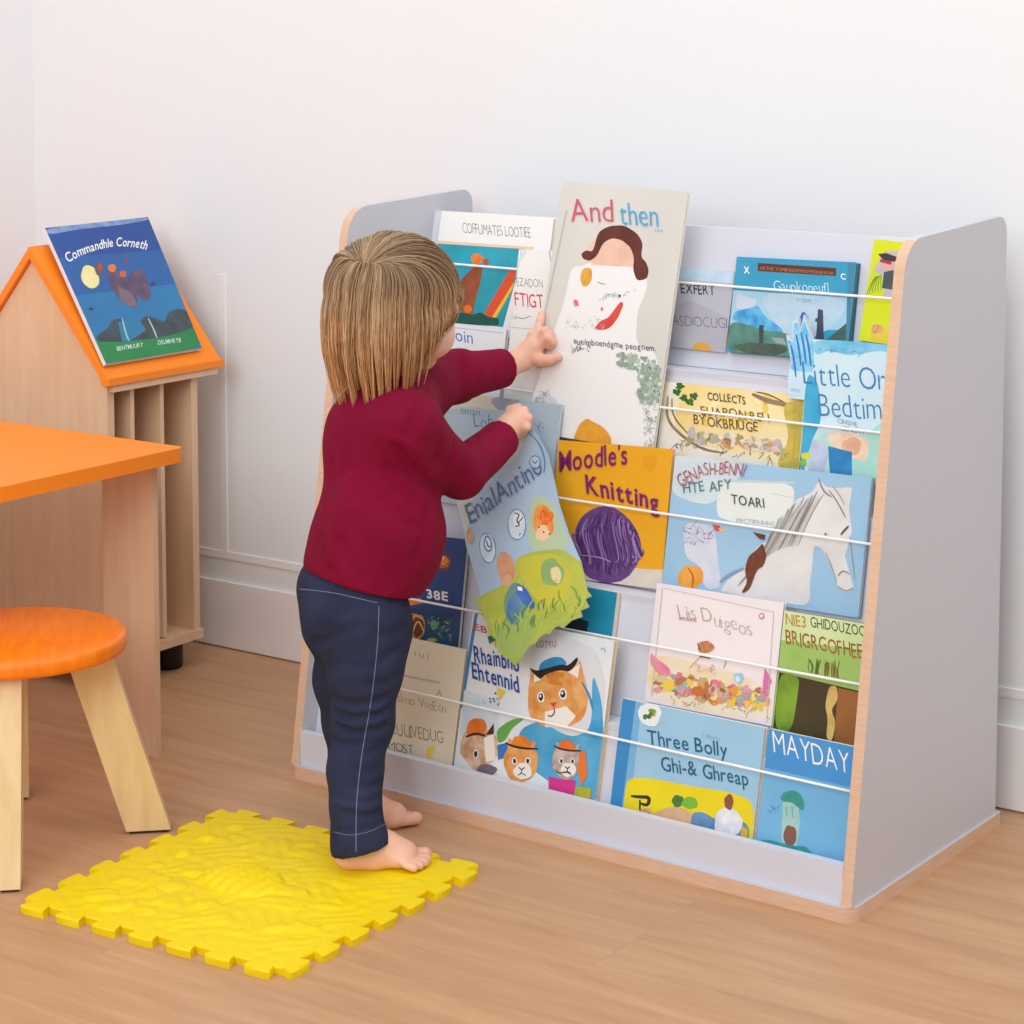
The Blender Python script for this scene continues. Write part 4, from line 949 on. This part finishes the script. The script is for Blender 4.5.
ft = onz(412,824); dirL = Vector((.84,.54,0)).normalized(); heelL = ft-dirL*.112-Vector((-.002,-.012,0)); feet(B, heelL, dirL, .0005, side=-1)
footaR = heelR+dirR*.026+Vector((0,0,MZ+.036)); footaL = heelL+dirL*.026+Vector((0,0,.036))
B.chain([footaR, ankR, kneR, hipR], [.019,.020,.023,.030], .010); B.chain([footaL, ankL, kneL, hipL], [.019,.020,.023,.030], .010)
B.ell(pel, (.050,.062,.055), AXB, .03); B.ell(belly, (.070,.074,.085), AXB, .03); B.ell(chest, (.060,.078,.080), AXB, .03)
B.cap(chest, neck, .045, .028, .02); B.cap(neck, HC_-HU*.03, .027, .030, .012)
B.cap(shR, chest, .030, .045, .02); B.cap(shL, chest, .030, .045, .02)
B.chain([shR, elR, wrR], [.026,.022,.0165], .010); B.chain([shL, elL, wrL], [.026,.022,.0165], .010)
# head and face
hc = Vector(HC_)
def Hd(f, l, u): return hc+HF*f+HL*l+HU*u
B.ell(Hd(-.006,0,.012), (.078,.068,.072), AXH, .01)
B.ell(Hd(.022,0,-.022), (.052,.056,.052), AXH, .02)
for sd_ in (-1,1): B.ell(Hd(.040,sd_*.031,-.034), (.026,.024,.024), AXH, .014)
B.ell(Hd(.052,0,-.064), (.018,.020,.014), AXH, .016)
B.ell(Hd(.058,0,.020), (.022,.040,.020), AXH, .02)
B.cap(Hd(.070,0,-.008), Hd(.079,0,-.024), .0055, .0075, .008); 
for sd_ in (-1,1):
    B.ell(Hd(.076,sd_*.0065,-.026), (.006,.0048,.0045), AXH, .003)
    B.carve(Hd(.078,sd_*.026,.000), (.012,.013,.0085), AXH, .006); B.ell(Hd(.063,sd_*.026,.000), (.0115,.0115,.0115), AXH, .001)
    B.ell(Hd(.0,sd_*.066,-.012), (.013,.006,.018), (HF*.8+HL*sd_*.5, HL*sd_, HU), .004); B.carve(Hd(.004,sd_*.073,-.012), (.007,.003,.010), AXH, .003)
B.ell(Hd(.070,0,-.0415), (.008,.012,.0034), AXH, .003); B.ell(Hd(.0685,0,-.0485), (.008,.011,.0042), AXH, .003); B.carve(Hd(.079,0,-.0452), (.006,.014,.0011), AXH, .001)
# left hand: flat on the tall book, index finger pointing up, thumb to the right, other fingers curled
NTn = Vector(NT)
B.chain([wrL, T(524,358,.016), T(534,347,.013)], [.0165,.0150,.0125], .010)
B.ell(T(531,350,.013), (.019,.015,.0105), ((T(540,338)-T(525,358)).normalized(), NTn.cross((T(540,338)-T(525,358)).normalized()), NTn), .008)
B.chain([T(534,341,.012), T(538,330,.010), T(540.5,320,.007), T(542,313,.005)], [.0068,.0062,.0056,.0048], .003)
B.chain([T(539,340,.013), T(544.5,331,.015), T(549.5,334,.010), T(547,340,.007)], [.0066,.0064,.0056,.005], .0025)
B.chain([T(541,345,.013), T(548,338,.016), T(552.5,342,.010), T(549,347,.007)], [.0064,.0060,.0054,.005], .0025)
B.chain([T(530,341,.012), T(532,334,.014), T(536,335,.009), T(537,340,.007)], [.0062,.0058,.0052,.0048], .0025)
B.chain([T(530,356,.014), T(540,360,.013), T(549,360,.010), T(558,357,.006)], [.0098,.0080,.0068,.0062], .005)
# right hand: fist gripping the edge of the loose cover
def G_(u, v, off): return Hh_(u, v, off)
B.chain([wrR, G_(509,427,.026), G_(517,421,.022)], [.0170,.0155,.0140], .010)
B.ell(G_(515,421,.022), (.019,.0165,.012), ((G_(524,415,.02)-G_(506,430,.02)).normalized(), NH.cross((G_(524,415,.02)-G_(506,430,.02)).normalized()), NH), .007)
for (u1,v1,u2,v2,u3,v3,r_) in ((510,410,518,408,521,415,.0062),(515,411,524,411,526,419,.0064),(518,416,528,418,527,426,.0064),(519,423,527,427,523,433,.0058)):
    B.chain([G_(u1,v1,.026), G_(u2,v2,.020), G_(u3,v3,.005), G_(u3-5,v3+2,-.004)], [r_*1.1,r_,r_*.92,r_*.85], .0025)
B.chain([G_(508,428,.022), G_(514,434,.015), G_(520,433,.009)], [.0085,.0072,.0062], .004)
bme = B.mesh('person_body', 2)
root = tag(empty('person', (pel.x, pel.y, 0)), 'barefoot toddler in maroon sweater and dark jeans reaching for the book display rack', 'person')
def child_of(name, me, m): 
    me.transform(Matrix.Translation(-root.location)); return link(name, me, m, root)
VB = np.empty(len(bme.vertices)*3, np.float32); bme.vertices.foreach_get('co', VB); VB = VB.reshape(-1,3)

# ---- sweater
SWF = Field((-.34,2.54,.24), (.06,3.02,.64), .0026)
SWF.ell(belly, (.079,.082,.090), AXB, .03); SWF.ell(chest+Vector((0,0,.002)), (.071,.086,.088), AXB, .03)
SWF.ell(P(360,578,2.688), (.069,.083,.075), AXB, .035)
SWF.ell(P(387,540,2.700), (.060,.068,.060), AXB, .03)
SWF.cap(shR, chest+UPZ*.02, .036, .055, .03); SWF.cap(shL, chest+UPZ*.02, .036, .055, .03); SWF.cap(chest, neck, .056, .036, .03)
SWF.cap(neck-UPZ*.012, shR-UPZ*.004, .036, .034, .03); SWF.cap(neck-UPZ*.012, shL, .036, .034, .03)
SWF.cap(shR, elR, .0350, .0310, .018); SWF.cap(elR, wrR+(wrR-elR).normalized()*.02, .0310, .0245, .006)
SWF.chain([shL, elL, wrL+(wrL-elL).normalized()*.02], [.0350,.0315,.0250], .018)
def cutcap(c, a, back, ext=.045):
    n = (c-a).normalized(); p = c+n*back; SWF.cut(p, n, np.array(c)-ext, np.array(c)+ext)
dR = (wrR-elR).normalized(); dL = (wrL-elL).normalized()
cR, cL = P(502,437,2.838), P(504,368,2.925)
SWF.cut(cR, dR, np.array(cR)-.038, np.array(cR)+.045); SWF.cut(cL, dL, np.array(cL)-.036, np.array(cL)+.045)
h1, h2, h3 = P(309,566,2.690), P(400,601,2.610), P(424,592,2.700); hn = (h2-h1).cross(h3-h1); hn = hn if hn.z < 0 else -hn
SWF.cut(h1, hn, (-.36,2.5,.0), (-.06,2.85,h1.z+.07))
def surf(me):
    t_ = BVHTree.FromPolygons([v_.co.copy() for v_ in me.vertices], [tuple(p_.vertices) for p_ in me.polygons])
    def hit(u, v):
        h_ = t_.ray_cast(CAM, ray(u, v).normalized()); return np.array(h_[0]) if h_[0] else None
    return hit
def creases(field, specs):
    hit = surf(field.mesh('tmp', 1)); segs = []
    for px, wd, am in specs:
        pts = [hit(*p) for p in px]; pts = [p for p in pts if p is not None]
        n_ = len(pts)-1
        for i in range(n_): segs.append((pts[i], pts[i+1], wd, am*1.5))
    def fn(X, Y, Z):
        d = np.zeros_like(X)
        for a, b_, wd, am in segs:
            ba = b_-a; L = ba@ba+1e-9; t = ((X-a[0])*ba[0]+(Y-a[1])*ba[1]+(Z-a[2])*ba[2])/L; tc = np.clip(t,0,1)
            r2 = (X-a[0]-tc*ba[0])**2+(Y-a[1]-tc*ba[1])**2+(Z-a[2]-tc*ba[2])**2; c_ = am*np.exp(-r2/wd**2)
            d = np.where(np.abs(c_) > np.abs(d), c_, d)
        return d+.0007*np.sin(Z*60+X*40)*np.cos(Y*55+Z*21)
    return fn
folds = creases(SWF, [
    ([(396,448),(410,468),(425,484),(438,492)], .006, -.0055), ([(400,440),(418,455),(434,474)], .009, .0022),
    ([(388,470),(398,490),(412,505)], .007, -.0022), ([(384,500),(404,522),(424,530)], .008, -.0020), ([(430,500),(426,530),(416,560)], .007, -.0022),
    ([(447,418),(440,440),(436,458)], .007, -.0026), ([(455,446),(452,458),(447,470)], .006, -.0024), ([(463,446),(464,462),(462,478)], .005, -.0014),
    ([(425,400),(414,420),(402,440)], .009, -.0018), ([(360,412),(350,440),(345,470)], .010, -.0016), ([(335,440),(332,480),(326,520)], .009, -.0018),
    ([(350,480),(338,520),(330,560)], .010, .0018), ([(356,520),(368,550),(384,585)], .010, -.0020), ([(340,540),(350,562),(362,580)], .009, -.0016), ([(396,540),(404,565),(406,590)], .009, .0016),
    ([(320,540),(322,555),(330,570)], .008, -.0014), ([(474,436),(480,450),(484,468)], .005, -.0012), ([(486,430),(492,446),(494,462)], .005, -.0010),
    ([(455,350),(462,368),(460,386)], .006, -.0018), ([(472,350),(478,366),(476,384)], .006, -.0014), ([(372,404),(384,412),(398,414)], .007, -.0014)])
SWF.disp(folds)
child_of('sweater', SWF.mesh('sweater', 2), M_swt)

# ---- jeans
JF = Field((-.34,2.52,.015), (-.04,2.86,.42), .0024)
JF.ell(P(351,592,2.688), (.066,.080,.062), AXB, .02)
JF.ell(P(345,622,2.655), (.052,.046,.052), AXB, .025); JF.ell(P(340,622,2.735), (.050,.046,.050), AXB, .025)
kR2, cR2 = P(361,775,2.634), P(359,838,2.622)
JF.chain([P(366,622,2.645), P(365,670,2.640), P(362,722,2.636), P(355,772,2.610), P(356,806,2.592), P(360,842,2.581), P(361,868,2.579)], [.048,.0435,.0365,.0315,.0285,.0315,.0315], .016)
JF.chain([P(352,622,2.735), P(346,680,2.752), P(349,722,2.764), P(352,765,2.752), P(357,790,2.742), P(357,812,2.738)], [.046,.040,.0315,.028,.0275,.0275], .014)
JF.ell(P(377,628,2.665), (.042,.050,.050), AXB, .02)
# hems
ha = P(360,848,2.581); JF.cut(ha, Vector((.22,-.05,-1)), (-.36,2.52,0), (-.05,2.70,.16))
hb = P(358,800,2.740); JF.cut(hb, Vector((.25,.1,-1)), (-.36,2.701,0), (-.05,2.90,.16))
jc = creases(JF, [
    ([(303,640),(314,644),(326,640),(340,632)], .006, -.0040), ([(322,628),(340,632),(362,626)], .008, -.0016), ([(344,612),(360,610),(378,612)], .008, -.0012),
    ([(328,668),(345,664),(362,668)], .006, -.0016), ([(398,650),(385,658),(372,668)], .006, -.0018), ([(404,628),(392,634),(380,636)], .006, -.0014), ([(396,678),(382,684),(368,684)], .006, -.0020),
    ([(334,698),(352,704),(374,702),(392,694)], .0050, -.0028), ([(333,712),(350,718),(372,716),(390,708)], .0050, -.0024), ([(336,726),(352,732),(370,732),(386,726)], .0050, -.0026),
    ([(340,705),(356,711),(380,709)], .005, .0016), ([(340,722),(356,726),(380,720)], .005, .0016), ([(332,742),(350,746),(366,742)], .006, -.0014), ([(383,744),(374,752),(362,754)], .005, -.0018),
    ([(380,768),(366,772),(352,768)], .005, -.0014), ([(381,782),(370,788),(356,788)], .005, -.0018), ([(380,798),(366,802),(350,800),(336,796)], .0048, -.0020), ([(380,812),(368,816),(350,814),(336,810)], .0048, -.0020),
    ([(381,805),(366,809),(346,807)], .005, .0012), ([(334,828),(350,832),(368,829),(384,820)], .0032, -.0016), ([(330,600),(350,604),(374,606)], .004, -.0008)])
def jfold(X, Y, Z):
    d = jc(X, Y, Z)
    hz = (Z-ha.z)+.22*(X-ha.x); d += np.where((hz < .018) & (Y < 2.70), .0007, 0)
    return d
JF.disp(jfold)
jme = JF.mesh('jeans', 2)
jv = [v_.co.copy() for v_ in jme.vertices]; jp = [tuple(p_.vertices) for p_ in jme.polygons]; jb = BVHTree.FromPolygons(jv, jp)
jeans = child_of('jeans', jme, M_jean)
def seam(px, w=.0009, dash=0):
    pts = []
    P_ = [Vector(p) for p in px]
    for _ in range(3): P_ = [P_[0]]+[x for a, b_ in zip(P_, P_[1:]) for x in (a*.75+b_*.25, a*.25+b_*.75)]+[P_[-1]]
    D_ = []
    for a, b_ in zip(P_, P_[1:]):
        n_ = max(1, int((b_-a).length/2.0)); D_ += [a.lerp(b_, i/n_) for i in range(n_)]
    for p in D_+[P_[-1]]:
        h_ = jb.ray_cast(CAM, ray(*p).normalized())
        if h_[0]: pts.append(h_[0]+h_[1]*.0001-root.location)
    v, f = [], []
    if len(pts) > 2: tube(v, f, pts, w/2, 5); me = pymesh('seam', v, f); smooth(me); link('stitched_seam', me, M_stitch, jeans)
seam([(379,606),(378,640),(374,680),(369,715),(364,740),(359,775),(356,810),(356,852)], .0010)
seam([(299,589),(330,592),(352,597),(378,603)], .0009)
seam([(334,832),(350,836),(370,832),(385,824)], .0006)

# ---- hair: a cap below and thousands of strands over it
HCAP = Field(tuple(Vector(hc)-Vector((.11,.11,.13))), tuple(Vector(hc)+Vector((.11,.11,.11))), .003)
HCAP.ell(Hd(-.010,0,.016), (.080,.073,.074), AXH, .01); HCAP.ell(Hd(-.030,0,-.030), (.052,.066,.056), AXH, .03); HCAP.cap(Hd(-.028,.0,-.04), Hd(-.030,0,-.070), .052, .040, .02)
HCAP.cut(Hd(.036,0,0), HF*1.0-HU*.55)
hair_me = HCAP.mesh('hair', 2); hv = [Vector(v_.co) for v_ in hair_me.vertices]; hf = [tuple(p_.vertices) for p_ in hair_me.polygons]; hm = [0]*len(hf)
crown = (Vector(P(363,262,2.655))-Hd(-.010,0,.016)).normalized()
crown = Vector((crown.dot(HF), crown.dot(HL), crown.dot(HU)))
HO = Hd(-.010,0,.014); RA = Vector((.081,.076,.0725))
def unit2pt(d, ex): return HO+HF*(d.x*(RA.x+ex))+HL*(d.y*(RA.y+ex))+HU*(d.z*(RA.z+ex))
clumps = {}
NS = 4200
for si in range(NS):
    az = random.uniform(-math.pi, math.pi)              # azimuth about the head: 0 = face, +/-pi = back
    front = abs(az) < math.radians(58)
    ck = int((az+math.pi)/(2*math.pi)*46); 
    if ck not in clumps: clumps[ck] = (random.gauss(0,.0045), random.gauss(0,.05), random.gauss(0,.010))
    cl = clumps[ck]; azc = (ck+.5)/46*2*math.pi-math.pi
    lay = random.random()**.7; ex = .0005+.0065*lay
    def elev(a_): q_ = min(1, max(0, (abs(a_)-math.radians(40))/math.radians(45))); q_ = q_*q_*(3-2*q_); return math.radians(16-24*q_)
    el_ = elev(az)
    e = Vector((math.cos(az)*math.cos(el_), math.sin(az)*math.cos(el_), math.sin(el_))).normalized()
    t0 = random.random()**1.6*.75; t0 = 0 if random.random() < .3 else t0
    ce = el_+math.radians(48); ctl = Vector((math.cos(az)*math.cos(ce), math.sin(az)*math.cos(ce), math.sin(ce))); ctl = ctl*1.05
    pts = []; n1 = 12
    jit = random.gauss(0,.02)
    for i in range(n1+1):
        t = t0+(1-t0)*i/n1; d = (crown*(1-t)**2+ctl*2*t*(1-t)+e*t*t).normalized(); d.y += jit*math.sin(t*3); rise = ex*min(1, .35+1.5*(t-t0))
        pts.append(unit2pt(d, rise+.0012*math.sin(t*7+az*9)))
    # hanging length below the equator
    A = abs(az); s_ = az                                  # side near the camera: az < 0 is the child's right
    dg = math.degrees(A)
    L_ = float(np.interp(dg, (0,60,80,100,120,150,180), (.030,.032,.046,.082,.108,.120,.124)))
    L_ = L_*(random.uniform(.80,1.04) if random.random() < .85 else random.uniform(1.0,1.16))+cl[0]*1.3-(1-lay)*.012
    base_p = pts[-1]; outd = (base_p-HO); outd -= UPZ*outd.dot(UPZ); outd.normalize(); n2 = 7
    ccen = unit2pt(Vector((math.cos(azc)*math.cos(el_), math.sin(azc)*math.cos(el_), math.sin(el_))).normalized(), ex)
    for i in range(1, n2+1):
        t = i/n2; inward = -.016*t*t*(1 if not front else .3)+.006*math.sin(math.pi*t)
        down = (-UPZ*.82-HU*.18)
        p = base_p+down*L_*t+outd*inward+(ccen-base_p)*(.42*t*t)*(1 if not front else .5)+LT*cl[2]*t*t*.5
        pts.append(p+Vector((random.gauss(0,.0004),random.gauss(0,.0004),0)))
    r0 = random.uniform(.00045,.0008); nn = len(pts); k0 = len(hf)
    tube(hv, hf, pts, [r0*(1-.65*(i/(nn-1))**3) for i in range(nn)], 3, caps=False); hm += [1+(ck*7+si) % 4 if random.random() < .5 else 1+random.randrange(4)]*(len(hf)-k0)
hme = pymesh('hair', hv, hf, hm); smooth(hme)
def hairmat(name, c1, c2):
    m = mat(name, c1, .42, spec=.45); nt = m.node_tree; N = nt.nodes; L = nt.links; b_ = N['Principled BSDF']
    tc = N.new('ShaderNodeTexCoord'); sp = N.new('ShaderNodeSeparateXYZ'); mr = N.new('ShaderNodeMapRange'); rp = N.new('ShaderNodeValToRGB')
    L.new(tc.outputs['Object'], sp.inputs[0]); L.new(sp.outputs['Z'], mr.inputs[0]); mr.inputs[1].default_value = hc.z+.045; mr.inputs[2].default_value = hc.z-.095
    rp.color_ramp.elements[0].color = lin(c1); rp.color_ramp.elements[1].color = lin(c2); L.new(mr.outputs[0], rp.inputs[0]); L.new(rp.outputs[0], b_.inputs['Base Color']); return m
HM = [hairmat('hair_base', (112,82,58), (128,88,56)), hairmat('hair_brown', (142,112,82), (214,154,96)), hairmat('hair_sand', (174,142,106), (240,188,130)), hairmat('hair_dark', (120,90,64), (184,122,72)), hairmat('hair_blond', (186,156,120), (246,204,152))]
child_of('hair', hme, HM)
# eyes, lashes and brows of the turned-away face
ev_, ef_ = [], []
for sd_ in (-1,1):
    me_c = Hd(.0735,sd_*.026,.000); v, f = [], []
    tube(v, f, [me_c-HF*.0010, me_c+HF*.0008], [.0052,.0050], 16); me = pymesh('iris', v, f); child_of('iris', me, mat('iris', (60,76,96), .2))
    v, f = [], []; tube(v, f, [Hd(.074,sd_*(.026+dx),.0075-abs(dx)*.22) for dx in (-.011,-.006,0,.006,.011)], [.0003,.0009,.001,.0009,.0003], 6); child_of('eyelashes', pymesh('lash', v, f), mat('lash', (70,52,40), .7))
body = child_of('body', bme, M_skin)
